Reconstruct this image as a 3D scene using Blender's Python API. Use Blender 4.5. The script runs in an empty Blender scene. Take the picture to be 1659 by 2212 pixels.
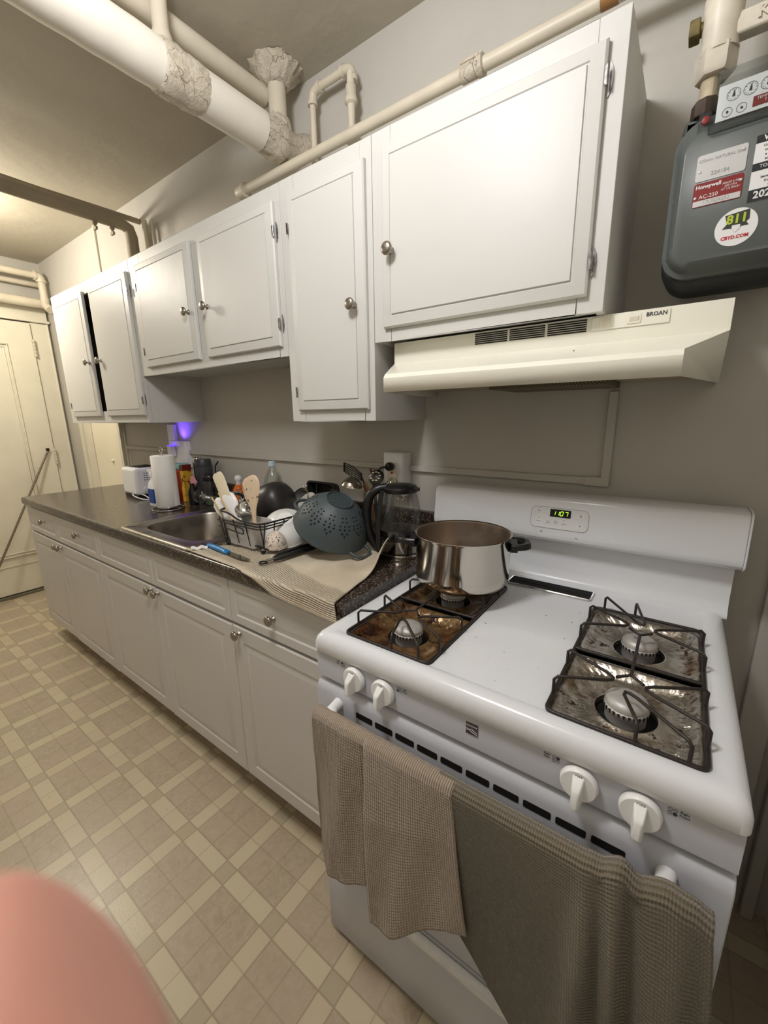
import bpy, bmesh, math, random
from mathutils import Vector, Matrix
random.seed(7)
S = bpy.context.scene
COL = S.collection
PI = math.pi

# ---------------------------------------------------------------- camera, lights, exposure
S.view_settings.view_transform = 'Standard'
S.view_settings.look = 'None'
S.view_settings.gamma = 1.0
S.view_settings.use_curve_mapping = False
S.view_settings.exposure = 0.17

CAM_POS = Vector((0.6332, -1.3103, 1.3846))
CR = Vector((0.81050, 0.58557, -0.01411)); CU = Vector((-0.12282, 0.19346, 0.97339)); CF = Vector((-0.57272, 0.78720, -0.22871))
cd = bpy.data.cameras.new('camera'); cam = bpy.data.objects.new('camera', cd); COL.objects.link(cam)
cd.sensor_fit = 'HORIZONTAL'; cd.sensor_width = 36.0; cd.lens = 36.0*886.79/1659.0
cd.clip_start = 0.004; cd.clip_end = 50
m = Matrix((CR, CU, -CF)).transposed().to_4x4(); m.translation = CAM_POS
cam.matrix_world = m
cd.dof.use_dof = True; cd.dof.focus_distance = 1.3; cd.dof.aperture_fstop = 11.0
S.camera = cam

w = bpy.data.worlds.new('world'); S.world = w; w.use_nodes = True
w.node_tree.nodes['Background'].inputs[0].default_value = (1.0, 0.96, 0.92, 1)
w.node_tree.nodes['Background'].inputs[1].default_value = 0.10

def area(name, loc, size, power, color, target=None, shape='DISK', size_y=None):
    l = bpy.data.lights.new(name, 'AREA'); l.shape = shape; l.size = size
    if size_y: l.size_y = size_y
    l.energy = power; l.color = color
    o = bpy.data.objects.new(name, l); COL.objects.link(o); o.location = loc
    if target is not None:
        o.rotation_euler = (Vector(target)-Vector(loc)).to_track_quat('-Z', 'Y').to_euler()
    return o
def point(name, loc, r, power, color):
    l = bpy.data.lights.new(name, 'POINT'); l.energy = power; l.shadow_soft_size = r; l.color = color
    o = bpy.data.objects.new(name, l); COL.objects.link(o); o.location = loc; return o
LAMP_A = (-2.65, -0.82, 2.57); LAMP_B = (0.02, -1.15, 2.57)
point('lamp_bulb', (LAMP_A[0], LAMP_A[1], 2.36), 0.08, 40.0, (1.0, 0.925, 0.79))
point('lamp_bulb', (LAMP_B[0], LAMP_B[1], 2.36), 0.13, 33.0, (0.985, 0.98, 1.0))

# ---------------------------------------------------------------- materials
def srgb(r, g, b):
    f = lambda c: (c/255/12.92) if c/255 <= 0.04045 else ((c/255+0.055)/1.055)**2.4
    return (f(r), f(g), f(b), 1)
class NT:
    def __init__(s, name):
        s.m = bpy.data.materials.new(name); s.m.use_nodes = True; s.t = s.m.node_tree; s.n = s.t.nodes
        s.p = s.n['Principled BSDF']
    def new(s, k, **kw):
        n = s.n.new(k)
        for a, b in kw.items(): setattr(n, a, b)
        return n
    def link(s, a, b): s.t.links.new(a, b)
    def math(s, op, a, b=None, c=None, clamp=False):
        n = s.n.new('ShaderNodeMath'); n.operation = op; n.use_clamp = clamp
        for i, v in enumerate((a, b, c)):
            if v is None: continue
            if isinstance(v, (int, float)): n.inputs[i].default_value = v
            else: s.link(v, n.inputs[i])
        return n.outputs[0]
    def mix(s, f, a, b):
        n = s.n.new('ShaderNodeMix'); n.data_type = 'RGBA'
        for i, v in ((0, f), (6, a), (7, b)):
            if isinstance(v, (int, float)): n.inputs[i].default_value = v
            elif isinstance(v, tuple): n.inputs[i].default_value = v
            else: s.link(v, n.inputs[i])
        return n.outputs[2]
    def obj(s):
        return s.n.new('ShaderNodeTexCoord').outputs['Object']
    def noise(s, scale, detail=3, rough=0.5, vec=None, dist=0):
        n = s.n.new('ShaderNodeTexNoise'); n.inputs['Scale'].default_value = scale
        n.inputs['Detail'].default_value = detail; n.inputs['Roughness'].default_value = rough
        n.inputs['Distortion'].default_value = dist
        s.link(vec if vec is not None else s.obj(), n.inputs['Vector']); return n.outputs[0]
    def ramp(s, v, stops):
        n = s.n.new('ShaderNodeValToRGB'); e = n.color_ramp.elements
        while len(e) < len(stops): e.new(0.5)
        for i, (p, c) in enumerate(stops):
            e[i].position = p; e[i].color = c if isinstance(c, tuple) else (c, c, c, 1)
        s.link(v, n.inputs[0]); return n.outputs[0]
    def bump(s, h, strength, dist=0.002, prev=None):
        n = s.n.new('ShaderNodeBump'); n.inputs['Strength'].default_value = strength; n.inputs['Distance'].default_value = dist
        s.link(h, n.inputs['Height'])
        if prev is not None: s.link(prev, n.inputs['Normal'])
        s.link(n.outputs[0], s.p.inputs['Normal']); return n.outputs[0]
    def base(s, v):
        if isinstance(v, tuple): s.p.inputs['Base Color'].default_value = v
        else: s.link(v, s.p.inputs['Base Color'])
def simple(name, col, rough=0.5, metal=0.0, spec=0.5, var=0.0, vs=8, bump=0.0, bs=60, coat=0.0):
    t = NT(name); t.p.inputs['Roughness'].default_value = rough; t.p.inputs['Metallic'].default_value = metal
    t.p.inputs['Specular IOR Level'].default_value = spec; t.p.inputs['Coat Weight'].default_value = coat
    if var > 0:
        c = tuple(min(1, x*(1+var)) for x in col[:3])+(1,); d = tuple(x*(1-var) for x in col[:3])+(1,)
        t.base(t.mix(t.ramp(t.noise(vs), [(0.3, 0.0), (0.7, 1.0)]), d, c))
    else: t.base(col)
    if bump > 0: t.bump(t.noise(bs), bump)
    return t.m
def glass(name, col=(1, 1, 1, 1), rough=0.02, alpha_mix=0.4):
    # thin clear wall: mostly see-through with glossy reflections
    t = NT(name); t.n.remove(t.p)
    out = t.n['Material Output']
    tr = t.new('ShaderNodeBsdfTransparent'); tr.inputs[0].default_value = col
    gl = t.new('ShaderNodeBsdfGlossy'); gl.inputs['Roughness'].default_value = rough
    fr = t.new('ShaderNodeFresnel'); fr.inputs[0].default_value = 1.5
    f = t.math('MULTIPLY_ADD', fr.outputs[0], alpha_mix, 0.03, clamp=True)
    mx = t.new('ShaderNodeMixShader'); t.link(f, mx.inputs[0]); t.link(tr.outputs[0], mx.inputs[1]); t.link(gl.outputs[0], mx.inputs[2])
    t.link(mx.outputs[0], out.inputs[0]); return t.m
def emit(name, col, strength):
    t = NT(name); t.base((0, 0, 0, 1)); t.p.inputs['Emission Color'].default_value = col; t.p.inputs['Emission Strength'].default_value = strength; return t.m

def wall_mat(name, col, bump=0.25):
    t = NT(name); t.p.inputs['Roughness'].default_value = 0.55
    v = t.obj(); n1 = t.noise(1.6, 4, 0.6, v)
    c2 = tuple(x*0.93 for x in col[:3])+(1,)
    t.base(t.mix(t.ramp(n1, [(0.35, 0.0), (0.65, 1.0)]), c2, col))
    b = t.bump(t.noise(4, 4, 0.55, v), bump, 0.03); t.bump(t.noise(70, 4, 0.6, v), 0.10, 0.003, b); return t.m
M = {}
M['wall'] = wall_mat('wall_paint', srgb(190, 186, 177))
M['ceiling'] = wall_mat('ceiling_paint', srgb(180, 172, 155), 0.3)
M['trim'] = simple('trim_paint', srgb(222, 216, 198), 0.4, var=0.05, vs=5, bump=0.15, bs=25)
M['pipe'] = simple('pipe_paint', srgb(206, 197, 178), 0.45, var=0.07, vs=9, bump=0.35, bs=40)
M['duct'] = simple('duct_wrap', srgb(226, 220, 207), 0.5, var=0.04, vs=6, bump=0.4, bs=16)
def cracked():
    t = NT('cracked_plaster'); t.p.inputs['Roughness'].default_value = 0.8
    v = t.obj(); n = t.noise(18, 8, 0.7, v); vo = t.new('ShaderNodeTexVoronoi', feature='DISTANCE_TO_EDGE'); vo.inputs['Scale'].default_value = 16
    wv = t.new('ShaderNodeVectorMath', operation='ADD'); nn = t.new('ShaderNodeTexNoise'); nn.inputs['Scale'].default_value = 12; t.link(v, nn.inputs['Vector'])
    sc = t.new('ShaderNodeVectorMath', operation='SCALE'); sc.inputs[3].default_value = 0.12; t.link(nn.outputs[1], sc.inputs[0]); t.link(v, wv.inputs[0]); t.link(sc.outputs[0], wv.inputs[1])
    t.link(wv.outputs[0], vo.inputs['Vector'])
    cr = t.ramp(vo.outputs[0], [(0.0, 0.35), (0.012, 1.0)])
    c = t.mix(t.ramp(n, [(0.35, 0.0), (0.65, 1.0)]), srgb(196, 184, 162), srgb(220, 211, 194))
    t.base(t.mix(cr, srgb(140, 118, 92), c)); t.bump(t.math('ADD', n, t.math('MULTIPLY', cr, 0.25)), 0.9, 0.02); return t.m
M['plaster'] = cracked()
def cabinet_paint(name, col):
    t = NT(name); t.p.inputs['Roughness'].default_value = 0.42; t.p.inputs['Specular IOR Level'].default_value = 0.35; t.base(col)
    mp = t.new('ShaderNodeMapping'); mp.inputs['Scale'].default_value = (1, 1, 0.12); t.link(t.obj(), mp.inputs[0])
    b = t.bump(t.noise(90, 3, 0.6, mp.outputs[0]), 0.12, 0.002); t.bump(t.noise(5, 2, 0.5), 0.12, 0.02, b); return t.m
M['cab'] = cabinet_paint('white_cabinet_paint', srgb(203, 202, 198))
M['base'] = simple('white_thermofoil', srgb(206, 203, 200), 0.38, bump=0.05, bs=30)
M['dark_in'] = simple('cabinet_inside_shade', srgb(70, 60, 50), 0.8)  # dark colour stands in for the shade inside the cabinets
M['kick'] = simple('toe_kick_board', srgb(150, 135, 112), 0.7, var=0.1)
M['nickel'] = simple('brushed_nickel', srgb(165, 158, 148), 0.28, metal=1.0)
M['chrome'] = simple('chrome', srgb(200, 200, 200), 0.12, metal=1.0)
M['hinge'] = simple('worn_hinge_metal', srgb(150, 148, 150), 0.25, metal=1.0, var=0.4, vs=120)
M['black'] = simple('black_plastic', srgb(20, 20, 21), 0.35, bump=0.05)
M['matblack'] = simple('matte_black', srgb(26, 24, 25), 0.6)
M['dark'] = simple('dark_recess', srgb(9, 9, 9), 0.9)
M['iron'] = simple('enamelled_wire', srgb(38, 30, 26), 0.45, var=0.35, vs=60, bump=0.2, bs=200)
M['enamel'] = simple('white_enamel', srgb(224, 226, 230), 0.2, spec=0.6, bump=0.02, bs=6)
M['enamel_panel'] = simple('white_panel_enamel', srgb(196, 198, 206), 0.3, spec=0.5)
M['hood'] = simple('almond_enamel', srgb(234, 231, 217), 0.25, var=0.02, vs=4, bump=0.05, bs=14)
M['hood_in'] = simple('greasy_hood_inside', srgb(176, 162, 132), 0.45, var=0.15, vs=12)
M['plasticw'] = simple('white_plastic', srgb(236, 236, 236), 0.32)
M['white'] = simple('white_ceramic', srgb(236, 236, 234), 0.15)
M['paper'] = simple('paper_towel', srgb(238, 236, 232), 0.9, bump=0.5, bs=160)
M['print'] = simple('grey_print', srgb(60, 60, 66), 0.6)
def stainless(name, col, rough, stain=0.0):
    t = NT(name); t.p.inputs['Metallic'].default_value = 1.0
    t.base(col if stain == 0 else t.mix(t.ramp(t.noise(9, 5, 0.6), [(0.45, 0.0), (0.75, stain)]), col, srgb(120, 95, 70)))
    r = t.ramp(t.noise(14, 4), [(0.3, rough*0.7), (0.7, rough*1.3)]); t.link(r, t.p.inputs['Roughness']); t.bump(t.noise(30), 0.02); return t.m
M['steel'] = stainless('polished_steel', srgb(196, 190, 180), 0.13)
M['sink'] = stainless('sink_steel', srgb(160, 153, 144), 0.36)
M['potin'] = stainless('dull_pot_inside', srgb(160, 146, 134), 0.38)
M['glass'] = glass('clear_glass'); M['plasticclear'] = glass('clear_plastic', (0.93, 0.96, 0.96, 1), 0.08)
M['water'] = glass('water_surface', (0.9, 0.93, 0.93, 1), 0.02, 0.9)
def translucent(name, col):
    t = NT(name); t.base(col); t.p.inputs['Roughness'].default_value = 0.35; t.p.inputs['Transmission Weight'].default_value = 0.35
    t.p.inputs['Alpha'].default_value = 0.75; return t.m
M['frost'] = translucent('frosted_plastic', srgb(228, 226, 222))

def countertop():
    t = NT('speckled_laminate'); v = t.obj(); t.p.inputs['Roughness'].default_value = 0.2; t.p.inputs['Specular IOR Level'].default_value = 0.7
    n = t.noise(330, 2, 0.6, v); vo = t.new('ShaderNodeTexVoronoi'); vo.inputs['Scale'].default_value = 260; t.link(v, vo.inputs['Vector'])
    wn = t.new('ShaderNodeTexWhiteNoise'); t.link(vo.outputs['Color'], wn.inputs[0])
    c = t.ramp(wn.outputs[0], [(0.0, srgb(22, 19, 18)), (0.55, srgb(38, 32, 30)), (0.8, srgb(78, 66, 58)), (0.95, srgb(120, 104, 90)), (1.0, srgb(150, 135, 118))])
    c2 = t.mix(t.ramp(t.noise(5, 3, 0.5, v), [(0.35, 0.0), (0.7, 0.35)]), c, srgb(70, 58, 50))
    t.base(c2); t.bump(n, 0.03); return t.m
M['counter'] = countertop()

def floor_mat():
    t = NT('vinyl_tile_floor'); v = t.obj(); sp = t.new('ShaderNodeSeparateXYZ'); t.link(v, sp.inputs[0])
    P = 0.22855
    def axis(o, off):
        u = t.math('DIVIDE', t.math('SUBTRACT', o, off), P); fl = t.math('FLOOR', u); f = t.math('SUBTRACT', u, fl); return fl, f
    ix, fx = axis(sp.outputs[0], -0.6215); iy, fy = axis(sp.outputs[1], -0.8345)
    S_ = 0.228; Mid = (S_+1)/2; W = 0.010
    sx = t.math('LESS_THAN', fx, S_); sy = t.math('LESS_THAN', fy, S_)
    def near(f, a): return t.math('LESS_THAN', t.math('ABSOLUTE', t.math('SUBTRACT', f, a)), W)
    def lines(f):
        return t.math('MAXIMUM', near(f, S_), t.math('MAXIMUM', near(f, 0.0), near(f, 1.0)))
    line = t.math('MAXIMUM', t.math('MAXIMUM', lines(fx), lines(fy)), t.math('MULTIPLY', t.math('MAXIMUM', near(fx, Mid), near(fy, Mid)), 0.65))
    hx = t.math('GREATER_THAN', fx, Mid); hy = t.math('GREATER_THAN', fy, Mid)
    cb = t.new('ShaderNodeCombineXYZ')
    t.link(t.math('ADD', t.math('MULTIPLY', ix, 3), t.math('ADD', t.math('MULTIPLY', sx, -1), hx)), cb.inputs[0])
    t.link(t.math('ADD', t.math('MULTIPLY', iy, 3), t.math('ADD', t.math('MULTIPLY', sy, -1), hy)), cb.inputs[1])
    wn = t.new('ShaderNodeTexWhiteNoise'); t.link(cb.outputs[0], wn.inputs[0])
    both = t.math('MULTIPLY', sx, sy); anyv = t.math('MAXIMUM', sx, sy)
    marb = t.ramp(t.noise(38, 5, 0.65, v, 1.2), [(0.3, 0.0), (0.7, 1.0)])
    tanc = t.mix(marb, srgb(165, 151, 129), srgb(185, 171, 149))
    tanc = t.mix(t.math('MULTIPLY', wn.outputs[0], 0.5), tanc, srgb(184, 165, 146))
    cream = t.mix(wn.outputs[0], srgb(199, 188, 160), srgb(196, 181, 155))
    sq = srgb(177, 165, 141)
    c = t.mix(anyv, tanc, cream); c = t.mix(both, c, sq); c = t.mix(t.math('MULTIPLY', line, 0.6), c, srgb(146, 131, 107))
    dirt = t.ramp(t.noise(60, 2, 0.5, v), [(0.74, 0.0), (0.78, 0.5)]); c = t.mix(dirt, c, srgb(120, 105, 85))
    t.base(c); t.p.inputs['Roughness'].default_value = 0.3
    b = t.bump(t.math('SUBTRACT', 1.0, line), 0.35, 0.0008); t.bump(t.noise(170, 3, 0.6, v), 0.16, 0.0015, b); return t.m
M['floor'] = floor_mat()

def foil():
    t = NT('burnt_foil_pan'); v = t.obj(); t.p.inputs['Metallic'].default_value = 0.85
    n = t.ramp(t.noise(16, 6, 0.62, v, 0.4), [(0.48, 0.0), (0.66, 1.0)]); n2 = t.ramp(t.noise(30, 5, 0.7, v), [(0.58, 0.0), (0.64, 1.0)])
    c = t.mix(n, srgb(214, 208, 198), srgb(150, 126, 96)); c = t.mix(n2, c, srgb(62, 36, 22))
    t.base(c); t.link(t.ramp(n2, [(0, 0.25), (1, 0.6)]), t.p.inputs['Roughness'])
    t.link(t.math('SUBTRACT', 0.95, t.math('MULTIPLY', n2, 0.6)), t.p.inputs['Metallic'])
    t.bump(t.noise(60, 4, 0.6, v), 0.45, 0.004); return t.m
M['foil'] = foil()
def foil_burnt():
    t = NT('heavily_burnt_pan'); v = t.obj()
    n = t.ramp(t.noise(12, 6, 0.65, v, 0.5), [(0.3, 0.0), (0.7, 1.0)]); n2 = t.ramp(t.noise(30, 5, 0.7, v), [(0.48, 0.0), (0.62, 1.0)])
    c = t.mix(n, srgb(136, 112, 74), srgb(88, 50, 28)); c = t.mix(n2, c, srgb(52, 28, 18))
    t.base(c); t.p.inputs['Metallic'].default_value = 0.35; t.p.inputs['Roughness'].default_value = 0.22; t.bump(t.noise(50, 4, 0.6, v), 0.4, 0.004); return t.m
M['burnt'] = foil_burnt()
M['alu'] = simple('cast_aluminium', srgb(188, 185, 182), 0.5, metal=0.45, var=0.12, vs=40, bump=0.2, bs=120)

def cloth(name, ca, cb_, su, sv, strength=0.8, ribs=True, across=False):
    t = NT(name); uv = t.new('ShaderNodeUVMap').outputs[0]; sp = t.new('ShaderNodeSeparateXYZ'); t.link(uv, sp.inputs[0])
    a = t.math('SINE', t.math('MULTIPLY', sp.outputs[0], su*2*PI)); b = t.math('SINE', t.math('MULTIPLY', sp.outputs[1], sv*2*PI))
    h = t.math('MULTIPLY_ADD', a if across else b, 0.35, b if across else a) if ribs else t.math('ADD', a, b)
    k = t.math('MULTIPLY_ADD', h, 0.25, 0.5, clamp=True)
    n = t.noise(5, 3, 0.5)
    c = t.mix(k, ca, cb_); c = t.mix(t.ramp(n, [(0.4, 0.0), (0.75, 0.25)]), c, tuple(x*0.7 for x in ca[:3])+(1,))
    t.base(c); t.p.inputs['Roughness'].default_value = 0.95; t.p.inputs['Sheen Weight'].default_value = 0.3; t.p.inputs['Specular IOR Level'].default_value = 0.1
    b1 = t.bump(h, strength, 0.0015); t.bump(t.noise(400), 0.3, 0.001, b1); return t.m

# ---------------------------------------------------------------- mesh builder
class MB:
    def __init__(s): s.bm = bmesh.new(); s.uv = s.bm.loops.layers.uv.new('UVMap'); s.T = Matrix.Identity(4)
    def v(s, p): return s.bm.verts.new(s.T @ Vector(p))
    def f(s, vs):
        try: return s.bm.faces.new(vs)
        except ValueError: return None
    def box(s, x0, x1, y0, y1, z0, z1):
        a = [s.v((x, y, z)) for z in (z0, z1) for (x, y) in ((x0, y0), (x1, y0), (x1, y1), (x0, y1))]
        for i in ((0, 3, 2, 1), (4, 5, 6, 7), (0, 1, 5, 4), (1, 2, 6, 5), (2, 3, 7, 6), (3, 0, 4, 7)): s.f([a[j] for j in i])
        return s
    def loft(s, loops, cap0=True, cap1=True, closed=True):
        rs = [[s.v(p) for p in l] for l in loops]; n = len(rs[0])
        for a, b in zip(rs, rs[1:]):
            for i in range(n if closed else n-1): s.f([a[i], a[(i+1) % n], b[(i+1) % n], b[i]])
        if cap0: s.f(rs[0][::-1])
        if cap1: s.f(rs[-1])
        return s
    def prism(s, poly, axis, a, b):
        def P(u, v_, t): return {'x': (t, u, v_), 'y': (u, t, v_), 'z': (u, v_, t)}[axis]
        return s.loft([[P(u, v_, a) for u, v_ in poly], [P(u, v_, b) for u, v_ in poly]])
    def lathe(s, prof, c=(0, 0, 0), axis='z', seg=32, cap0=True, cap1=True):
        c = Vector(c); loops = []
        for r, h in prof:
            l = []
            for i in range(seg):
                a = 2*PI*i/seg; x, y = max(r, 1e-5)*math.cos(a), max(r, 1e-5)*math.sin(a)
                l.append(c + Vector({'z': (x, y, h), 'y': (x, h, -y), '-y': (x, -h, y), 'x': (h, x, y)}[axis]))
            loops.append(l)
        return s.loft(loops, cap0, cap1)
    def tube(s, pts, r, seg=10, closed=False, caps=True):
        pts = [Vector(p) for p in pts]; n = len(pts); rr = r if isinstance(r, (list, tuple)) else [r]*n
        loops = []; prev = None
        for i, p in enumerate(pts):
            if closed: d = (pts[(i+1) % n]-pts[i-1])
            else: d = pts[min(i+1, n-1)]-pts[max(i-1, 0)]
            d = d.normalized() if d.length > 1e-9 else Vector((0, 0, 1))
            if prev is None:
                up = Vector((0, 0, 1)) if abs(d.z) < 0.9 else Vector((1, 0, 0)); a = d.cross(up).normalized()
            else:
                a = (prev-d*prev.dot(d)); a = a.normalized() if a.length > 1e-6 else d.orthogonal().normalized()
            prev = a; b = d.cross(a)
            loops.append([p+(a*math.cos(2*PI*k/seg)+b*math.sin(2*PI*k/seg))*rr[i] for k in range(seg)])
        if closed: loops.append(loops[0]); return s.loft(loops, False, False)
        return s.loft(loops, caps, caps)
    def grid(s, fn, nu, nv, wrap=False):
        vs = [[s.v(fn(i/nu, j/nv)) for j in range(nv+1)] for i in range(nu+1)]
        for i in range(nu):
            for j in range(nv):
                f = s.f([vs[i][j], vs[i+1][j], vs[i+1][j+1], vs[i][j+1]])
                if f:
                    for l, (a, b) in zip(f.loops, ((i, j), (i+1, j), (i+1, j+1), (i, j+1))): l[s.uv].uv = (a/nu, b/nv)
        return s
    def build(s, name, mat, parent=None, smooth=40, bevel=0, seg=2, solid=0, sub=0, weld=True):
        if weld: bmesh.ops.remove_doubles(s.bm, verts=s.bm.verts, dist=1e-6)
        bmesh.ops.recalc_face_normals(s.bm, faces=s.bm.faces)
        if smooth:
            lim = math.radians(smooth)
            for f in s.bm.faces: f.smooth = True
            for e in s.bm.edges:
                if len(e.link_faces) == 2 and e.calc_face_angle(0) > lim: e.smooth = False
        me = bpy.data.meshes.new(name); s.bm.to_mesh(me); s.bm.free(); me.materials.append(mat)
        o = bpy.data.objects.new(name, me); COL.objects.link(o)
        if solid: d = o.modifiers.new('Solidify', 'SOLIDIFY'); d.thickness = solid; d.offset = 0
        if bevel: d = o.modifiers.new('Bevel', 'BEVEL'); d.width = bevel; d.segments = seg; d.limit_method = 'ANGLE'; d.angle_limit = math.radians(35)
        if sub: d = o.modifiers.new('Subdivision', 'SUBSURF'); d.levels = sub; d.render_levels = sub
        if parent is not None:
            o.parent = parent; o.matrix_parent_inverse = parent.matrix_world.inverted()
        return o
def thing(name, label, cat, loc=(0, 0, 0), group=None):
    o = bpy.data.objects.new(name, None); COL.objects.link(o); o.location = loc; o.empty_display_size = 0.05
    o['label'] = label; o['category'] = cat
    if group: o['group'] = group
    o.matrix_world = Matrix.Translation(loc); return o
def tag(o, label, cat, group=None, kind=None):
    o['label'] = label; o['category'] = cat
    if group: o['group'] = group
    if kind: o['kind'] = kind
    return o
def struct(o, label=None, cat=None):
    o['kind'] = 'structure'
    if label: o['label'] = label
    if cat: o['category'] = cat
    return o
def copy_tree(root, offset, label=None, group=None):
    r = root.copy(); COL.objects.link(r)
    r.matrix_world = Matrix.Translation(offset) @ root.matrix_world
    if label: r['label'] = label
    if group: r['group'] = group
    for ch in list(root.children):
        c = ch.copy(); COL.objects.link(c); c.parent = r; c.matrix_parent_inverse = ch.matrix_parent_inverse.copy()
        for g in ch.children:
            d = g.copy(); COL.objects.link(d); d.parent = c; d.matrix_parent_inverse = g.matrix_parent_inverse.copy()
    return r
def rrect(x0, x1, y0, y1, z, r, n=6):
    pts = []
    for cx, cy, a0 in ((x1-r, y1-r, 0), (x0+r, y1-r, PI/2), (x0+r, y0+r, PI), (x1-r, y0+r, 1.5*PI)):
        for k in range(n+1):
            a = a0+PI/2*k/n; pts.append((cx+r*math.cos(a), cy+r*math.sin(a), z))
    return pts
def bez(pts, n=24):
    # catmull-rom through points
    P = [Vector(p) for p in pts]; P = [P[0]*2-P[1]]+P+[P[-1]*2-P[-2]]; out = []
    segs = len(P)-3
    for i in range(n+1):
        t = i/n*segs; k = min(int(t), segs-1); t -= k; a, b, c, d = P[k:k+4]
        out.append(0.5*((2*b)+(-a+c)*t+(2*a-5*b+4*c-d)*t*t+(-a+3*b-3*c+d)*t**3))
    return out
def text(name, s, size, loc, mat, parent=None, rx=PI/2, rz=0, ry=0, ext=0.0002, shear=0, align='CENTER', bold=0):
    cu = bpy.data.curves.new('t', 'FONT'); cu.body = s; cu.size = size; cu.extrude = ext; cu.align_x = align; cu.align_y = 'CENTER'; cu.shear = shear; cu.offset = bold; cu.resolution_u = 2
    to = bpy.data.objects.new('t', cu); COL.objects.link(to)
    dg = bpy.context.evaluated_depsgraph_get(); me = bpy.data.meshes.new_from_object(to.evaluated_get(dg))
    bpy.data.objects.remove(to); bpy.data.curves.remove(cu)
    me.materials.clear(); me.materials.append(mat); o = bpy.data.objects.new(name, me); COL.objects.link(o)
    o.location = loc; o.rotation_euler = (rx, ry, rz)
    if parent is not None:
        bpy.context.view_layer.update(); o.parent = parent; o.matrix_parent_inverse = parent.matrix_world.inverted()
    return o
def lerp(a, b, t): return a+(b-a)*t
def interp(t, tab):
    for (a, x), (b, y) in zip(tab, tab[1:]):
        if t <= b: return lerp(x, y, (t-a)/(b-a) if b > a else 0)
    return tab[-1][1]

# ================================================================ ROOM SHELL
ZC = 2.57; XL = -3.62; XR = 1.0; YF = -2.15
o = MB().box(XL-0.1, XR+0.1, YF-0.1, 0.1, -0.06, 0.0).build('floor', M['floor'], smooth=0); struct(o)
o = MB().box(XL-0.1, XR+0.1, YF-0.1, 0.1, ZC, ZC+0.06).build('ceiling', M['ceiling'], smooth=0); struct(o)
o = MB().box(XL-0.1, XR+0.1, 0.0, 0.1, -0.06, ZC+0.06).build('wall_back', M['wall'], smooth=0); struct(o)
o = MB().box(XL-0.1, XL, YF, 0.0, 0.0, ZC).build('wall_left', M['wall'], smooth=0); struct(o)
o = MB().box(XR, XR+0.1, YF, 0.0, 0.0, ZC).build('wall_right', M['wall'], smooth=0); struct(o)
o = MB().box(XL, XR, YF-0.1, YF, 0.0, ZC).build('wall_front', M['wall'], smooth=0); struct(o)

# far door with its frame (wall_left)
d = thing('door_1', 'cream panelled door in the far end wall, closed, with old painted hinges', 'door', (XL, -0.5, 0)); d['kind'] = 'structure'
b = MB(); b.box(XL+0.012, XL+0.045, -0.86, -0.138, 0.03, 2.118)
b.build('door_slab', M['trim'], d, bevel=0.003)
b = MB()
for (y0, y1, z0, z1) in ((-0.76, -0.30, 0.33, 1.95),):
    for k, (ins, t) in enumerate(((0.0, 0.012), (0.022, 0.006))):
        yy0, yy1, zz0, zz1 = y0+ins, y1-ins, z0+ins, z1-ins; wdt = 0.008
        b.box(XL+0.045, XL+0.045+t, yy0, yy1, zz1-wdt, zz1); b.box(XL+0.045, XL+0.045+t, yy0, yy1, zz0, zz0+wdt)
        b.box(XL+0.045, XL+0.045+t, yy0, yy0+wdt, zz0, zz1); b.box(XL+0.045, XL+0.045+t, yy1-wdt, yy1, zz0, zz1)
b.build('panel_moulding', M['trim'], d, bevel=0.002)
b = MB(); b.box(XL+0.012, XL+0.02, -0.86, -0.134, 2.1185, 2.1275); b.build('top_gap_shade', M['dark'], d, smooth=0)  # dark strip painted for the shade in the gap above the slab
b = MB(); b.box(XL+0.045, XL+0.05, -0.86, -0.138, 0.255, 0.262); b.build('bottom_rail', M['trim'], d)
for z in (1.93, 1.09):
    b = MB()
    for k in range(5): b.lathe([(0.007, 0), (0.008, 0.003), (0.008, 0.021), (0.007, 0.024)], (XL+0.053, -0.137, z-0.06+k*0.026), 'z', 12)
    b.box(XL+0.045, XL+0.047, -0.147, -0.127, z-0.06, z+0.07)
    b.build('hinge', M['pipe'], d)
b = MB()
b.box(XL, XL+0.028, -0.133, -0.02, 0.0, 2.125)      # right casing
b.box(XL, XL+0.034, -0.03, -0.018, 0.0, 2.13)
b.box(XL, XL+0.028, -1.0, -0.865, 0.0, 2.125)
o = b.build('trim_1', M['trim'], bevel=0.003); struct(o)
b = MB(); b.box(XL, XL+0.03, -1.0, -0.016, 2.145, 2.235); b.box(XL, XL+0.05, -1.01, -0.008, 2.128, 2.146)
o = b.build('trim_2', M['trim'], bevel=0.003); struct(o)
o = MB().box(XL, XL+0.06, -0.9, -0.1, 0.0, 0.022).build('trim_3', simple('grey_threshold', srgb(112, 106, 92), 0.6, var=0.1), bevel=0.003); struct(o)

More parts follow.
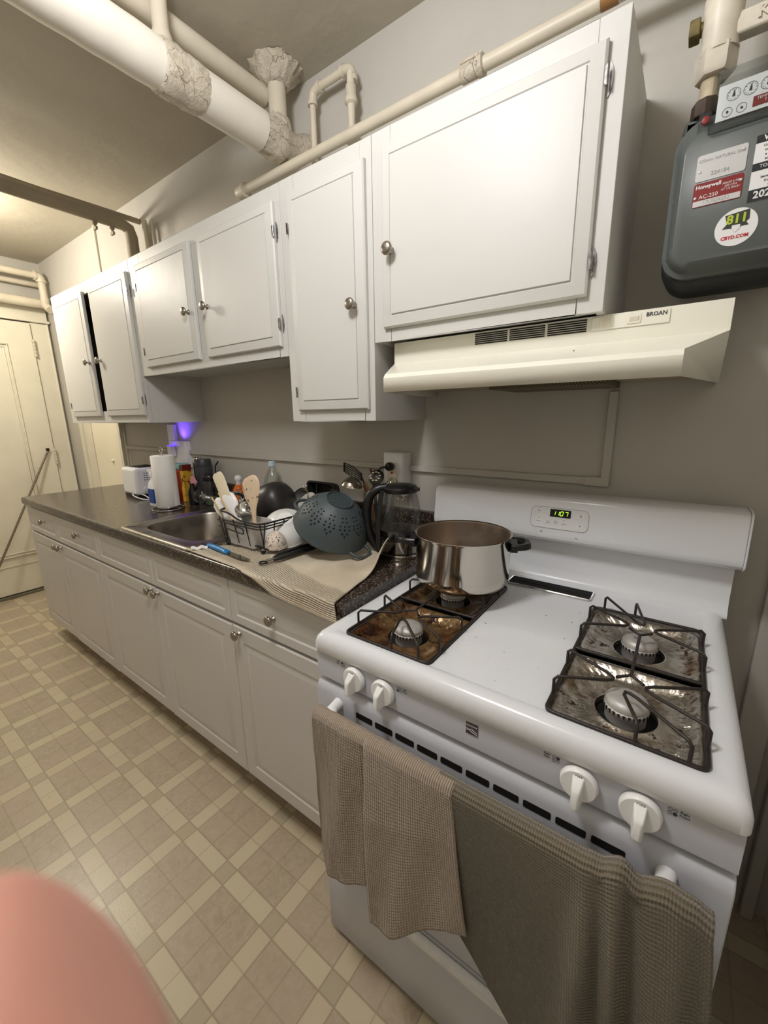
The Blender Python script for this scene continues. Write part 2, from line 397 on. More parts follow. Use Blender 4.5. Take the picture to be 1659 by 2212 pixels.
# white door and casings in the back wall left of the counter
d = thing('door_2', 'white painted door in the back wall beside the counter end', 'door', (-2.85, 0, 0)); d['kind'] = 'structure'
MW = simple('warm_white_gloss', srgb(240, 232, 208), 0.35, var=0.03, vs=4)
MB().box(-3.04, -2.605, -0.03, -0.002, 0.0, 2.05).build('door_slab', MW, d, bevel=0.003)
b = MB()
b.lathe([(0.012, 0), (0.012, 0.012), (0.004, 0.016)], (-2.74, -0.03, 1.09), '-y', 12); b.build('latch_plate', MW, d)
b = MB()
for x0, x1, t in ((-3.29, -3.24, 0.03), (-3.24, -3.21, 0.016), (-3.21, -3.12, 0.024), (-3.12, -3.09, 0.014), (-3.09, -3.045, 0.036)):
    b.box(x0, x1, -t, 0, 0.0, 2.0)
o = b.build('trim_4', M['trim'], bevel=0.004); struct(o)
b = MB(); b.box(-2.60, -2.562, -0.034, 0, 0.0, 2.0); b.box(-2.553, -2.548, -0.012, 0, 0.9, 1.42)
o = b.build('trim_5', M['trim'], bevel=0.003); struct(o)
b = MB(); b.box(-2.562, -2.553, -0.006, -0.001, 1.2, 1.42); o = b.build('casing_gap_shade', M['dark'], smooth=0); struct(o)  # not a moulding: dark strip painted as the shaded gap beside the casing
b = MB(); b.box(-2.545, -2.525, -0.012, 0, 2.1, ZC); o = b.build('trim_7', M['pipe'], bevel=0.003); struct(o)
b = MB(); b.box(0.84, 0.90, -0.02, 0, 0.0, 1.25); b.box(0.92, 0.95, -0.035, 0, 0.0, 1.25)
o = b.build('trim_8', M['wall'], bevel=0.004); struct(o)

# wooden pole leaning on the far door
b = MB(); b.tube([(XL+0.062, -0.185, 1.145), (-3.36, -0.83, 0.02)], 0.0075, 10)
tag(b.build('broom_handle', simple('grey_metal_pole', srgb(120, 110, 95), 0.4, metal=0.5)), 'thin grey pole leaning diagonally against the far cream door', 'pole')
b = MB(); b.box(XL+0.055, XL+0.07, -0.196, -0.176, 1.145, 1.165); 
pole = bpy.data.objects['broom_handle']; b.build('end_cap', M['dark'], pole)

# ================================================================ PIPES
def rough_loops(b, c, prof, axis, seg, amp, seed=1):
    rnd = random.Random(seed); loops = []
    for r, h in prof:
        l = []
        for i in range(seg):
            a = 2*PI*i/seg; q = r*(1+amp*(rnd.random()-0.5)); hh = h+amp*0.02*(rnd.random()-0.5)
            x, y = q*math.cos(a), q*math.sin(a)
            l.append(Vector(c)+Vector((x, y, hh) if axis == 'z' else (x, hh, y)))
        loops.append(l)
    b.loft(loops)
DX, DZ, DR = -0.682, 2.343, 0.0585
d = thing('insulated_drain_pipe', 'thick white wrapped drain pipe running under the ceiling into the back wall', 'pipe', (DX, -1.0, DZ))
b = MB(); prof = []
for i in range(60):
    y = -2.14+i*(2.14-0.53)/59; prof.append((DR*(1+0.012*math.sin(i*1.7)), y))
b.lathe(prof, (DX, 0, DZ), 'y', 40); b.build('pipe_run', M['duct'], d)
b = MB(); rough_loops(b, (DX, 0, DZ), [(DR, -0.545), (DR*1.07, -0.54), (DR*1.1, -0.50), (DR*1.03, -0.475), (DR*1.08, -0.46), (DR*1.04, -0.43), (DR*1.02, -0.415)], 'y', 48, 0.05)
b.build('joint_wrap', M['plaster'], d)
b = MB(); b.lathe([(DR*1.01, -0.42+i*0.02) for i in range(12)], (DX, 0, DZ), 'y', 40); b.build('short_run', M['duct'], d)
b = MB(); rough_loops(b, (DX, 0, DZ), [(DR*0.9, -0.205), (DR*0.98, -0.2), (DR*0.97, -0.16), (DR*1.06, -0.15), (DR*1.08, -0.115), (DR*0.95, -0.10), (DR*0.93, -0.05), (DR*1.15, -0.02), (DR*1.3, -0.001)], 'y', 48, 0.06, 3)
b.build('hub_end', M['plaster'], d)
b = MB(); b.lathe([(0.036, DZ+0.02), (0.034, DZ+0.07), (0.031, DZ+0.08), (0.031, ZC-0.02)], (-0.685, -0.105, 0), 'z', 28); b.build('riser', M['pipe'], d)
b = MB(); rough_loops(b, (-0.685, -0.105, 0), [(0.034, ZC-0.055), (0.046, ZC-0.05), (0.062, ZC-0.035), (0.074, ZC-0.015), (0.088, ZC-0.001)], 'z', 40, 0.22, 5)
b.build('ceiling_collar', M['plaster'], d)
b = MB(); rough_loops(b, (-0.685, -0.105, 0), [(0.03, DZ+0.085), (0.04, DZ+0.07), (0.05, DZ+0.045), (0.056, DZ+0.02)], 'z', 32, 0.25, 8); b.build('riser_collar', M['plaster'], d)
b = MB(); b.lathe([(0.034, DZ+0.045), (0.026, DZ+0.075), (0.022, DZ+0.085), (0.022, ZC)], (-0.68, -0.52, 0), 'z', 24); b.build('vent_riser', M['pipe'], d)
b = MB(); b.tube([(-0.735, -2.14, 2.50), (-0.735, -0.12, 2.50)], 0.029, 24)
tag(b.build('ceiling_pipe', M['pipe']), 'medium cream pipe tucked close to the ceiling above the thick wrapped pipe', 'pipe')

# gas main above the cabinets with its loop
d = thing('gas_pipe', 'long cream gas pipe running above the upper cabinets with an end cap', 'pipe', (0, -0.1, 2.265))
b = MB(); b.tube([(-0.915, -0.1, 2.265), (1.2, -0.1, 2.265)], 0.0165, 20); b.build('pipe_run', M['pipe'], d)
b = MB(); b.lathe([(0.0, -0.955), (0.018, -0.952), (0.022, -0.945), (0.022, -0.915), (0.026, -0.912), (0.026, -0.902), (0.017, -0.9)], (0, -0.1, 2.265), 'x', 24); b.build('end_cap', M['pipe'], d)
b = MB(); b.lathe([(0.017, 0.03), (0.0205, 0.032), (0.0205, 0.075), (0.024, 0.08), (0.024, 0.092), (0.017, 0.095)], (0, -0.1, 2.265), 'x', 20)
b.box(0.03, 0.09, -0.112, -0.088, 2.283, 2.29); b.build('coupling', M['plaster'], d)
b = MB(); b.lathe([(0.0172, 0.365), (0.0172, 0.40)], (0, -0.1, 2.265), 'x', 20); b.build('tape_wrap', simple('brown_tape', srgb(150, 110, 65), 0.5), d)
def elbow(b, p, dirs, r):
    b.tube([Vector(p)+Vector(dirs[0])*0.04]+bez([Vector(p)+Vector(dirs[0])*0.03, Vector(p)+Vector(dirs[0])*0.008+Vector(dirs[1])*0.008, Vector(p)+Vector(dirs[1])*0.03], 8)+[Vector(p)+Vector(dirs[1])*0.04], r, 18)
    for dd in dirs:
        a = Vector(p)+Vector(dd)*0.032; b.tube([a, a+Vector(dd)*0.011], r*1.18, 18)
d = thing('gas_pipe_loop', 'small cream pipe loop with two elbows rising from the gas pipe on the back wall', 'pipe', (-0.56, -0.05, 2.1))
b = MB(); b.tube([(-0.567, -0.05, 1.95), (-0.567, -0.05, 2.46)], 0.0105, 16); b.build('drop_pipe', M['pipe'], d)
b = MB(); elbow(b, (-0.567, -0.05, 2.485), ((1, 0, 0), (0, 0, -1)), 0.0145); b.build('elbow', M['pipe'], d)
b = MB(); b.tube([(-0.54, -0.05, 2.485), (-0.41, -0.05, 2.485)], 0.0125, 16); b.build('cross_pipe', M['pipe'], d)
b = MB(); elbow(b, (-0.385, -0.05, 2.485), ((-1, 0, 0), (0, 0, -1)), 0.0145); b.build('elbow', M['pipe'], d)
b = MB(); b.lathe([(0.0125, 2.46), (0.0125, 2.43), (0.017, 2.425), (0.0175, 2.395), (0.021, 2.39), (0.021, 2.378), (0.013, 2.372), (0.012, 2.345), (0.011, 2.335), (0.011, 2.31), (0.016, 2.305), (0.02, 2.29), (0.022, 2.27)], (-0.385, -0.06, 0), 'z', 10)
b.build('union_fitting', M['pipe'], d)
b = MB(); b.tube([(-1.35, -0.04, 2.19), (0.43, -0.04, 2.19)], 0.012, 16)
for x in (-0.42, -0.05): b.lathe([(0.012, x), (0.015, x+0.003), (0.015, x+0.02), (0.012, x+0.023)], (0, -0.04, 2.19), 'x', 16)
tag(b.build('wall_pipe', M['pipe']), 'thin cream pipe on the back wall just behind and below the long gas pipe', 'pipe')

# pipes crossing the ceiling further left
d = thing('sprinkler_pipe', 'dull tan pipe crossing the ceiling to the back wall near the left cabinets', 'pipe', (-1.95, -1.0, 2.43))
dm = simple('dusty_pipe', srgb(150, 138, 116), 0.6, var=0.1)
b = MB(); b.tube([(-1.965, -2.14, 2.405), (-1.945, -0.11, 2.40), (-1.945, -0.075, 2.385), (-1.945, -0.065, 2.35), (-1.945, -0.065, 2.11)], 0.030, 20); b.build('pipe_run', dm, d)
for y in (-0.24, -0.16):
    b = MB(); b.lathe([(0.012, 2.375), (0.012, 2.36), (0.006, 2.355), (0.006, 2.345)], (-1.945, y, 0), 'z', 12); b.box(-1.96, -1.93, y-0.005, y+0.005, 2.332, 2.346); b.build('sprinkler_head', dm, d)
b = MB(); b.tube([(-2.0, -2.14, 2.45), (-2.0, -0.45, 2.452), (-1.985, -0.2, 2.452), (-1.97, -0.003, 2.45)], 0.014, 12)
tag(b.build('thin_ceiling_pipe', dm), 'thin tan pipe beside the dull tan ceiling pipe, ending at the back wall', 'pipe')
b = MB(); b.tube([(-1.86, -0.03, 2.105), (-1.86, -0.03, 2.42)], 0.013, 12); b.tube([(-1.80, -0.02, 2.105), (-1.80, -0.02, 2.41)], 0.008, 8)
tag(b.build('conduit', M['pipe']), 'short upright conduit pair on the back wall above the left cabinets', 'pipe')
d = thing('heating_pipe', 'cream pipe along the far wall turning down at an elbow in the corner', 'pipe', (-3.45, -0.5, 2.44))
b = MB(); b.tube([(-3.45, -2.1, 2.44), (-3.45, -0.085, 2.44)], 0.024, 18); b.build('pipe_run', M['pipe'], d)
b = MB(); elbow(b, (-3.45, -0.05, 2.44), ((0, -1, 0), (0, 0, -1)), 0.029); b.build('elbow', M['pipe'], d)
b = MB(); b.tube([(-3.45, -0.05, 2.41), (-3.45, -0.05, 2.29)], 0.024, 18); b.tube([(-3.45, -0.05, 2.29), (-3.45, -0.05, 2.24), (-3.40, -0.04, 2.20)], 0.028, 18); b.build('drop_pipe', M['pipe'], d)
b = MB(); b.tube([(-3.50, -2.1, 2.255), (-3.50, -0.02, 2.255)], 0.034, 18)
tag(b.build('heating_pipe', M['pipe']), 'lower and thicker cream pipe across the far wall above the door', 'pipe')
b = MB(); b.tube([(-3.56, -2.1, 2.40), (-3.56, -0.02, 2.40)], 0.018, 14)
tag(b.build('heating_pipe', M['pipe']), 'slim cream pipe half hidden behind the elbowed pipe on the far wall', 'pipe')

# ================================================================ UPPER CABINETS
YU = -0.295
def rings_y(b, x0, x1, z0, z1, rings):
    loops = [[(x0+i, y, z0+i), (x1-i, y, z0+i), (x1-i, y, z1-i), (x0+i, y, z1-i)] for i, y in rings]
    b.loft(loops)
def knob(x, y, z, parent, s=1.0):
    b = MB(); b.lathe([(0.009*s, 0), (0.009*s, 0.002*s), (0.005*s, 0.005*s), (0.0045*s, 0.012*s), (0.008*s, 0.016*s), (0.0155*s, 0.019*s), (0.0165*s, 0.022*s), (0.0155*s, 0.026*s), (0.010*s, 0.029*s), (0.0, 0.030*s)], (x, y, z), '-y', 24)
    return b.build('knob', M['nickel'], parent, smooth=60)
def hinge(x, z, side, parent):
    # surface hinge: pointed leaf on the frame, rounded barrel on the door edge
    b = MB(); s = side; h = 0.030
    b.prism([(x, z-h), (x+s*0.006, z-h*0.55), (x+s*0.0075, z), (x+s*0.006, z+h*0.55), (x, z+h)], 'y', YU-0.0005, YU-0.003)
    b.tube([(x-s*0.001, YU-0.015, z-h*0.55), (x-s*0.001, YU-0.015, z+h*0.55)], 0.003, 10)
    b.prism([(x-s*0.001, z-h*0.55), (x-s*0.005, z-h*0.45), (x-s*0.005, z+h*0.45), (x-s*0.001, z+h*0.55)], 'y', YU-0.0165, YU-0.018)
    return b.build('hinge', M['hinge'], parent)
def udoor(x0, x1, z0, z1, parent, tilt=0.0):
    b = MB(); y = YU-0.001
    rings_y(b, x0, x1, z0, z1, [(0, y), (0, y-0.009), (0.004, y-0.013), (0.028, y-0.018), (0.030, y-0.0155), (0.0325, y-0.0155), (0.0335, y-0.0195), (0.045, y-0.0195)])
    if tilt:
        for v_ in b.bm.verts: v_.co.y -= tilt*(x1-v_.co.x)/(x1-x0)
    return b.build('door', M['cab'], parent, smooth=25)
def ucab(x0, x1, z0, z1, openings, label):
    c = thing('upper_cabinet', label, 'cabinet', ((x0+x1)/2, -0.15, z0), 'white wall cabinets')
    g = 0.0008; x0 += g; x1 -= g; t = 0.016
    b = MB()
    b.box(x0, x0+t, YU+0.018, -0.001, z0, z1); b.box(x1-t, x1, YU+0.018, -0.001, z0, z1)
    b.box(x0+t, x1-t, YU+0.018, -0.001, z1-t, z1); b.box(x0+t, x1-t, YU+0.018, -0.001, z0+0.012, z0+0.012+t)
    b.box(x0+t, x1-t, -0.012, -0.001, z0+0.028, z1-t)
    b.build('carcass', M['cab'], c, smooth=0)
    b = MB(); ox0, ox1, oz0, oz1 = openings
    b.box(x0, ox0, YU, YU+0.018, z0, z1); b.box(ox1, x1, YU, YU+0.018, z0, z1)
    b.box(ox0, ox1, YU, YU+0.018, oz1, z1); b.box(ox0, ox1, YU, YU+0.018, z0, oz0)
    b.build('face_frame', M['cab'], c, bevel=0.0012)
    b = MB(); b.box(x0+t+0.002, x1-t-0.002, -0.02, -0.014, z0+0.03, z1-t-0.002); b.box(x0+t+0.0005, x0+t+0.002, YU+0.0185, -0.014, z0+0.03, z1-t-0.002); b.box(x1-t-0.002, x1-t-0.0005, YU+0.0185, -0.014, z0+0.03, z1-t-0.002); b.box(x0+t+0.0005, x1-t-0.0005, YU+0.0185, -0.014, z0+0.0285, z0+0.03); b.build('shade_lining', M['dark_in'], c, smooth=0)  # added dark liner, paints the shade seen through the door gaps
    return c
c = ucab(-2.56, -1.543, 1.366, 2.10, (-2.50, -1.57, 1.43, 2.04), 'tall far-left wall cabinet with two narrow doors and a dark gap between them')
dd = udoor(-2.487, -2.074, 1.402, 2.052, c); knob(-2.098, -0.315, 1.693, dd)
dd = udoor(-1.988, -1.556, 1.402, 2.050, c); knob(-1.94, -0.315, 1.69, dd)
hinge(-1.552, 1.965, 1, c); hinge(-1.552, 1.475, 1, c); hinge(-2.49, 1.47, -1, c)
c = ucab(-1.543, -0.496, 1.586, 2.10, (-1.44, -0.54, 1.64, 2.04), 'wide short wall cabinet over the sink with two doors')
dd = udoor(-1.466, -1.016, 1.619, 2.055, c); knob(-1.05, -0.315, 1.80, dd)
dd = udoor(-0.957, -0.520, 1.619, 2.052, c); knob(-0.915, -0.315, 1.80, dd)
b = MB(); b.box(-1.016, -0.957, YU, YU+0.018, 1.64, 2.04); b.build('centre_stile', M['cab'], c, smooth=0)
hinge(-0.517, 1.965, 1, c); hinge(-0.515, 1.69, 1, c); hinge(-1.469, 1.965, -1, c); hinge(-1.469, 1.69, -1, c)
c = ucab(-0.496, -0.130, 1.369, 2.10, (-0.43, -0.17, 1.43, 2.04), 'narrow tall single-door wall cabinet left of the range hood')
dd = udoor(-0.451, -0.149, 1.404, 2.052, c); knob(-0.186, -0.315, 1.695, dd)
hinge(-0.454, 1.955, -1, c); hinge(-0.454, 1.465, -1, c)
c = ucab(-0.130, 0.463, 1.589, 2.10, (-0.07, 0.41, 1.64, 2.04), 'large single-door wall cabinet above the range hood')
dd = udoor(-0.090, 0.430, 1.621, 2.056, c); knob(-0.055, -0.315, 1.807, dd)
hinge(0.434, 1.995, 1, c); hinge(0.434, 1.685, 1, c)

# ================================================================ RANGE HOOD
hd = thing('range_hood', 'off-white under-cabinet range hood with flared lip above the stove', 'range hood', (0.295, -0.1, 1.44))
H0, H1, HF, HB = -0.086, 0.676, -0.257, -0.002
zt, zb_, zl, zo = 1.5875, 1.532, 1.485, 1.444
b = MB()
P = {k: b.v(p) for k, p in dict(a=(H0, HF, zt), b=(H1, HF, zt), c=(H0, HF, zb_), d=(H1, HF, zb_), e=(-0.021, -0.397, zl+0.004), f=(0.613, -0.397, zl+0.004), g=(-0.021, -0.404, zl-0.006), h=(0.613, -0.404, zl-0.006), i=(-0.021, -0.404, zo), j=(0.613, -0.404, zo), k=(H0, -0.12, zo), l=(H1, -0.12, zo), m=(H0, HB, zo), n=(H1, HB, zo), o=(H0, HB, zt), p=(H1, HB, zt)).items()}
for q in ('cdba', 'efdc', 'ghfe', 'ijhg'): b.f([P[x] for x in q])
b.f([P[x] for x in 'cegik']); b.f([P[x] for x in 'djlhf'][:0] or [P[x] for x in ('d', 'f', 'h', 'j', 'l')])
b.f([P[x] for x in 'ackmo']); b.f([P[x] for x in 'bdlnp']); b.f([P[x] for x in 'abpo'])
b.build('hood_shell', M['hood'], hd, smooth=20, solid=0.0015, bevel=0.0)
b = MB(); b.prism([(-0.078, -0.006), (0.668, -0.006), (0.668, -0.13), (0.606, -0.385), (-0.015, -0.385), (-0.078, -0.13)], 'z', 1.462, 1.465); b.build('underside', M['hood_in'], hd, smooth=0)
b = MB(); b.box(0.20, 0.475, -0.24, -0.02, 1.447, 1.4615); 
t = NT('filter_mesh'); ch = t.new('ShaderNodeTexChecker'); ch.inputs['Scale'].default_value = 260; t.link(t.obj(), ch.inputs[0]); ch.inputs[1].default_value = srgb(60, 56, 40); ch.inputs[2].default_value = srgb(130, 125, 100); t.base(ch.outputs[0]); t.p.inputs['Metallic'].default_value = 0.5; t.p.inputs['Roughness'].default_value = 0.5
b.build('grease_filter', t.m, hd, smooth=0)
for x0, x1 in ((0.165, 0.249), (0.2545, 0.338), (0.344, 0.427)):
    b = MB()
    for k in range(6): b.box(x0, x1, HF-0.0022, HF-0.0008, 1.5585+k*0.0046, 1.5609+k*0.0046)
    b.build('vent_grille', M['dark'], hd, smooth=0)
b = MB(); b.box(0.437, 0.579, HF-0.003, HF-0.0008, 1.558, 1.5845); b.build('switch_plate', M['hood'], hd, bevel=0.0008)
for x in (0.466, 0.517):
    b = MB(); b.box(x-0.0125, x+0.0125, HF-0.005, HF-0.003, 1.5635, 1.5805); f = b.build('switch', M['hood'], hd, bevel=0.0015)
    b = MB(); b.prism([(HF-0.005, 1.567), (HF-0.0075, 1.571), (HF-0.0075, 1.577), (HF-0.005, 1.577)], 'x', x-0.0085, x+0.0085); b.build('rocker', simple('aged_switch', srgb(222, 216, 198), 0.35), f, bevel=0.0006)
text('brand_lettering', 'BROAN', 0.0105, (0.556, HF-0.0034, 1.577), M['print'], hd, bold=0.0003)
bc = simple('brown_chip', srgb(110, 84, 56), 0.6)
for x, z in ((0.145, 1.508), (0.42, 1.512)):
    b = MB(); b.lathe([(0.0016, 0), (0.001, 0.001)], (x, -0.3285, z), '-y', 6); b.build('paint_chip', bc, hd)

# ================================================================ BASE CABINETS
YB = -0.582
def bdoor(x0, x1, z0, z1, parent, name='door', g=0.052):
    b = MB(); y = YB
    rings_y(b, x0+0.002, x1-0.002, z0, z1, [(0, y), (0, y-0.015), (0.004, y-0.0185), (g, y-0.0185), (g+0.004, y-0.0145), (g+0.010, y-0.0145), (g+0.022, y-0.019), (g+0.03, y-0.019)])
    return b.build(name, M['base'], parent, smooth=25)
def bcab(x0, x1, label):
    c = thing('base_cabinet', label, 'cabinet', ((x0+x1)/2, -0.3, 0), 'white base cabinets')
    b = MB(); t = 0.016; x0 += 0.0008; x1 -= 0.0008
    b.box(x0, x0+t, YB+0.001, -0.002, 0.11, 0.888); b.box(x1-t, x1, YB+0.001, -0.002, 0.11, 0.888)
    b.box(x0+t, x1-t, YB+0.001, -0.002, 0.11, 0.126); b.box(x0+t, x1-t, -0.01, -0.002, 0.126, 0.888)
    b.box(x0+t, x1-t, YB+0.001, YB+0.018, 0.70, 0.735); b.box(x0+t, x1-t, YB+0.001, YB+0.018, 0.865, 0.888)
    b.build('carcass', M['base'], c, smooth=0)
    b = MB(); b.box(x0, x1, -0.505, -0.49, 0.0, 0.11); b.box(x0, x0+t, -0.49, -0.01, 0, 0.11); b.box(x1-t, x1, -0.49, -0.01, 0, 0.11); b.build('toe_kick', M['kick'], c, smooth=0)
    return c
zd0, zd1, zr0, zr1 = 0.12, 0.714, 0.724, 0.873
c = bcab(-2.622, -1.582, 'far-left base cabinet with two knobbed drawers over two doors')
f = bdoor(-2.622, -2.136, zr0, zr1, c, 'drawer', 0.03); knob(-2.315, YB-0.019, 0.815, f)
f = bdoor(-2.136, -1.582, zr0, zr1, c, 'drawer', 0.03); knob(-1.80, YB-0.019, 0.817, f)
f = bdoor(-2.622, -2.136, zd0, zd1, c); knob(-2.163, YB-0.019, 0.692, f)
f = bdoor(-2.136, -1.582, zd0-0.004, zd1, c); knob(-2.108, YB-0.019, 0.692, f)
c = bcab(-1.582, -0.519, 'middle base cabinet under the sink with two doors and two false drawer fronts')
bdoor(-1.582, -1.047, zr0, zr1, c, 'drawer_front', 0.03); bdoor(-1.047, -0.519, zr0, zr1, c, 'drawer_front', 0.03)
f = bdoor(-1.582, -1.047, zd0, zd1, c); knob(-1.075, YB-0.019, 0.700, f)
f = bdoor(-1.047, -0.519, zd0-0.003, zd1-0.002, c); knob(-1.018, YB-0.019, 0.698, f)
c = bcab(-0.519, -0.006, 'base cabinet beside the stove with one drawer over one door')
f = bdoor(-0.519, -0.006, zr0, zr1, c, 'drawer', 0.03); knob(-0.295, YB-0.019, 0.80, f)
f = bdoor(-0.519, -0.006, zd0-0.002, zd1, c); knob(-0.478, YB-0.019, 0.692, f)

# ================================================================ COUNTERTOP, SINK
ZT = 0.93; CF_ = -0.618
ct = thing('countertop', 'dark speckled laminate countertop along the back wall', 'countertop', (-1.3, -0.3, 0.89))
SX0, SX1, SY0, SY1 = -1.255, -0.775, -0.555, -0.165
b = MB()
xs = [-2.615, SX0, SX1, -0.002]; ys = [CF_+0.012, SY0, SY1, -0.022]
G = [[[b.v((x, y, z)) for z in (0.890, ZT)] for y in ys] for x in xs]
for i in range(3):
    for j in range(3):
        if i == 1 and j == 1: continue
        b.f([G[i][j][1], G[i+1][j][1], G[i+1][j+1][1], G[i][j+1][1]]); b.f([G[i][j][0], G[i][j+1][0], G[i+1][j+1][0], G[i+1][j][0]])
for i in range(3): b.f([G[i][3][0], G[i][3][1], G[i+1][3][1], G[i+1][3][0]])
for j in range(3):
    b.f([G[0][j][0], G[0][j][1], G[0][j+1][1], G[0][j+1][0]]); b.f([G[3][j][0], G[3][j+1][0], G[3][j+1][1], G[3][j][1]])
for a, c2 in (((1, 1), (2, 1)), ((2, 1), (2, 2)), ((2, 2), (1, 2)), ((1, 2), (1, 1))):
    A, B = G[a[0]][a[1]], G[c2[0]][c2[1]]; b.f([A[0], A[1], B[1], B[0]])
b.build('worktop', M['counter'], ct, smooth=30)
prof = [(CF_+0.012, ZT)]+[(CF_+0.010-0.010*math.sin(a), ZT-0.012+0.012*math.cos(a)) for a in [PI/2*k/6 for k in range(1, 7)]]+[(CF_, 0.898)]+[(CF_+0.006-0.006*math.cos(a), 0.896-0.008*math.sin(a)) for a in [PI/2*k/4 for k in range(1, 5)]]+[(CF_+0.012, 0.888)]
b = MB(); b.prism(prof, 'x', -2.615, -0.002); b.build('front_edge', M['counter'], ct, smooth=60)
b = MB(); b.box(-2.54, -0.002, -0.022, -0.001, 0.89, 1.036); b.build('backsplash', M['counter'], ct, bevel=0.003)

sk = thing('kitchen_sink', 'stainless steel drop-in sink with a deep rounded basin', 'sink', (-1.0, -0.36, ZT))
b = MB()
OX0, OX1, OY0, OY1 = -1.305, -0.735, -0.600, -0.110
b.loft([rrect(OX0, OX1, OY0, OY1, ZT+0.0005, 0.03), rrect(OX0+0.003, OX1-0.003, OY0+0.003, OY1-0.003, ZT+0.004, 0.028), rrect(OX0+0.022, OX1-0.022, OY0+0.018, OY1-0.02, ZT+0.0045, 0.02),
        rrect(OX0+0.026, OX1-0.026, OY0+0.022, OY1-0.024, ZT+0.0015, 0.02), rrect(SX0+0.015, SX1-0.015, SY0+0.015, SY1-0.015, ZT+0.001, 0.085), rrect(SX0+0.019, SX1-0.019, SY0+0.019, SY1-0.019, ZT-0.006, 0.083),
        rrect(SX0+0.026, SX1-0.026, SY0+0.026, SY1-0.026, ZT-0.13, 0.08), rrect(SX0+0.035, SX1-0.035, SY0+0.035, SY1-0.035, ZT-0.155, 0.075), rrect(SX0+0.06, SX1-0.06, SY0+0.06, SY1-0.06, ZT-0.166, 0.06),
        rrect(-1.06, -0.97, -0.405, -0.315, ZT-0.172, 0.044)], False, False)
b.build('basin', M['sink'], sk, smooth=50)
b = MB(); b.lathe([(0.045, ZT-0.172), (0.04, ZT-0.18), (0.012, ZT-0.182), (0.0, ZT-0.182)], (-1.015, -0.36, 0), 'z', 24, False, True); b.build('drain', M['chrome'], sk)

# ================================================================ STOVE
sv = thing('gas_stove', 'white four-burner gas stove with a backguard clock and towels on its oven door', 'stove', (0.38, -0.38, 0))
b = MB(); b.box(0.004, 0.758, -0.69, -0.03, 0.03, 0.862); b.build('body', M['enamel'], sv, bevel=0.003)
for x in (0.04, 0.72):
    for y in (-0.62, -0.08):
        b = MB(); b.lathe([(0.014, 0), (0.014, 0.03)], (x, y, 0), 'z', 12); b.build('leveling_foot', M['black'], sv)
# cooktop with two wells cut through
def boolean_cut(o, cutters):
    for cu in cutters:
        md = o.modifiers.new('b', 'BOOLEAN'); md.operation = 'DIFFERENCE'; md.object = cu; md.solver = 'EXACT'
    dg = bpy.context.evaluated_depsgraph_get(); dg.update()
    me = bpy.data.meshes.new_from_object(o.evaluated_get(dg)); o.modifiers.clear(); o.data = me
    for cu in cutters: bpy.data.objects.remove(cu)
ZK = 0.905
b = MB()
def RR(i, z, r, xi=None): return rrect(0.0+i, 0.762-i, -0.724+i, -0.075-i, z, max(r, 0.004), 8)
b.loft([RR(0.004, 0.863, 0.012), RR(0.0, 0.868, 0.014), RR(0.0, 0.886, 0.016), RR(0.003, 0.897, 0.016), RR(0.009, 0.905, 0.018), RR(0.017, 0.909, 0.02), RR(0.034, 0.909, 0.02), RR(0.040, 0.9062, 0.018), RR(0.044, ZK, 0.016)])
top = b.build('cooktop', M['enamel'], None, smooth=50)
cuts = []
for x0 in (0.062, 0.498):
    cb = MB(); cb.loft([rrect(x0, x0+0.2195, -0.688, -0.232, 0.874, 0.018), rrect(x0, x0+0.2195, -0.688, -0.232, 0.93, 0.018)]); cuts.append(cb.build('cut', M['dark'], smooth=0))
boolean_cut(top, cuts)
for p in top.data.polygons: p.use_smooth = False
bm = bmesh.new(); bm.from_mesh(top.data)
for f in bm.faces: f.smooth = True
for e in bm.edges:
    if len(e.link_faces) == 2 and e.calc_face_angle(0) > math.radians(40): e.smooth = False
bm.to_mesh(top.data); bm.free(); top.parent = sv; top.matrix_parent_inverse = sv.matrix_world.inverted()
for x0 in (0.062, 0.498):
    b = MB(); b.loft([rrect(x0+0.001, x0+0.2185, -0.687, -0.233, 0.8745, 0.018), rrect(x0+0.001, x0+0.2185, -0.687, -0.233, 0.876, 0.018)]); b.build('well_floor', M['dark'], sv, smooth=0)
def pan(x0, x1, y0, y1, mat, seed, bx, by):
    rnd = random.Random(seed); b = MB(); loops = []; n = 12
    spec = [(0.0, 0.9025, 0.014, 0.0), (0.006, 0.904, 0.014, 0.0006), (0.010, 0.9035, 0.014, 0.001), (0.019, 0.894, 0.02, 0.003), (0.026, 0.888, 0.022, 0.003), (0.034, 0.886, 0.02, 0.0006)]
    for ins, z, r, am in spec:
        l = rrect(x0+ins, x1-ins, y0+ins, y1-ins, z, r, n)
        l = densify(l, 0.006); loops.append(l)
    N = max(len(l) for l in loops)
    loops = [resample(l, 160) for l in loops]
    out = []
    for l, (ins, z, r, am) in zip(loops, spec):
        out.append([(p[0]+rnd.uniform(-am, am), p[1]+rnd.uniform(-am, am), p[2]+rnd.uniform(-am, am)*0.6) for p in l])
    c = []
    for p in loops[-1]:
        a = math.atan2(p[1]-by, p[0]-bx); c.append(a)
    for rr_, z in ((0.052, 0.8862), (0.050, 0.8885), (0.047, 0.8885), (0.046, 0.879)):
        out.append([(bx+rr_*math.cos(a), by+rr_*math.sin(a), z) for a in c])
    b.loft(out, False, False); return b.build('drip_pan', mat, sv, smooth=60)
def densify(l, step): return l
def resample(l, n):
    P = [Vector(p) for p in l]; P.append(P[0]); L = [0]
    for a, c in zip(P, P[1:]): L.append(L[-1]+(c-a).length)
    out = []; k = 0
    for i in range(n):
        s_ = L[-1]*i/n
        while L[k+1] < s_: k += 1
        t = (s_-L[k])/max(1e-9, L[k+1]-L[k]); out.append(P[k].lerp(P[k+1], t))
    return out
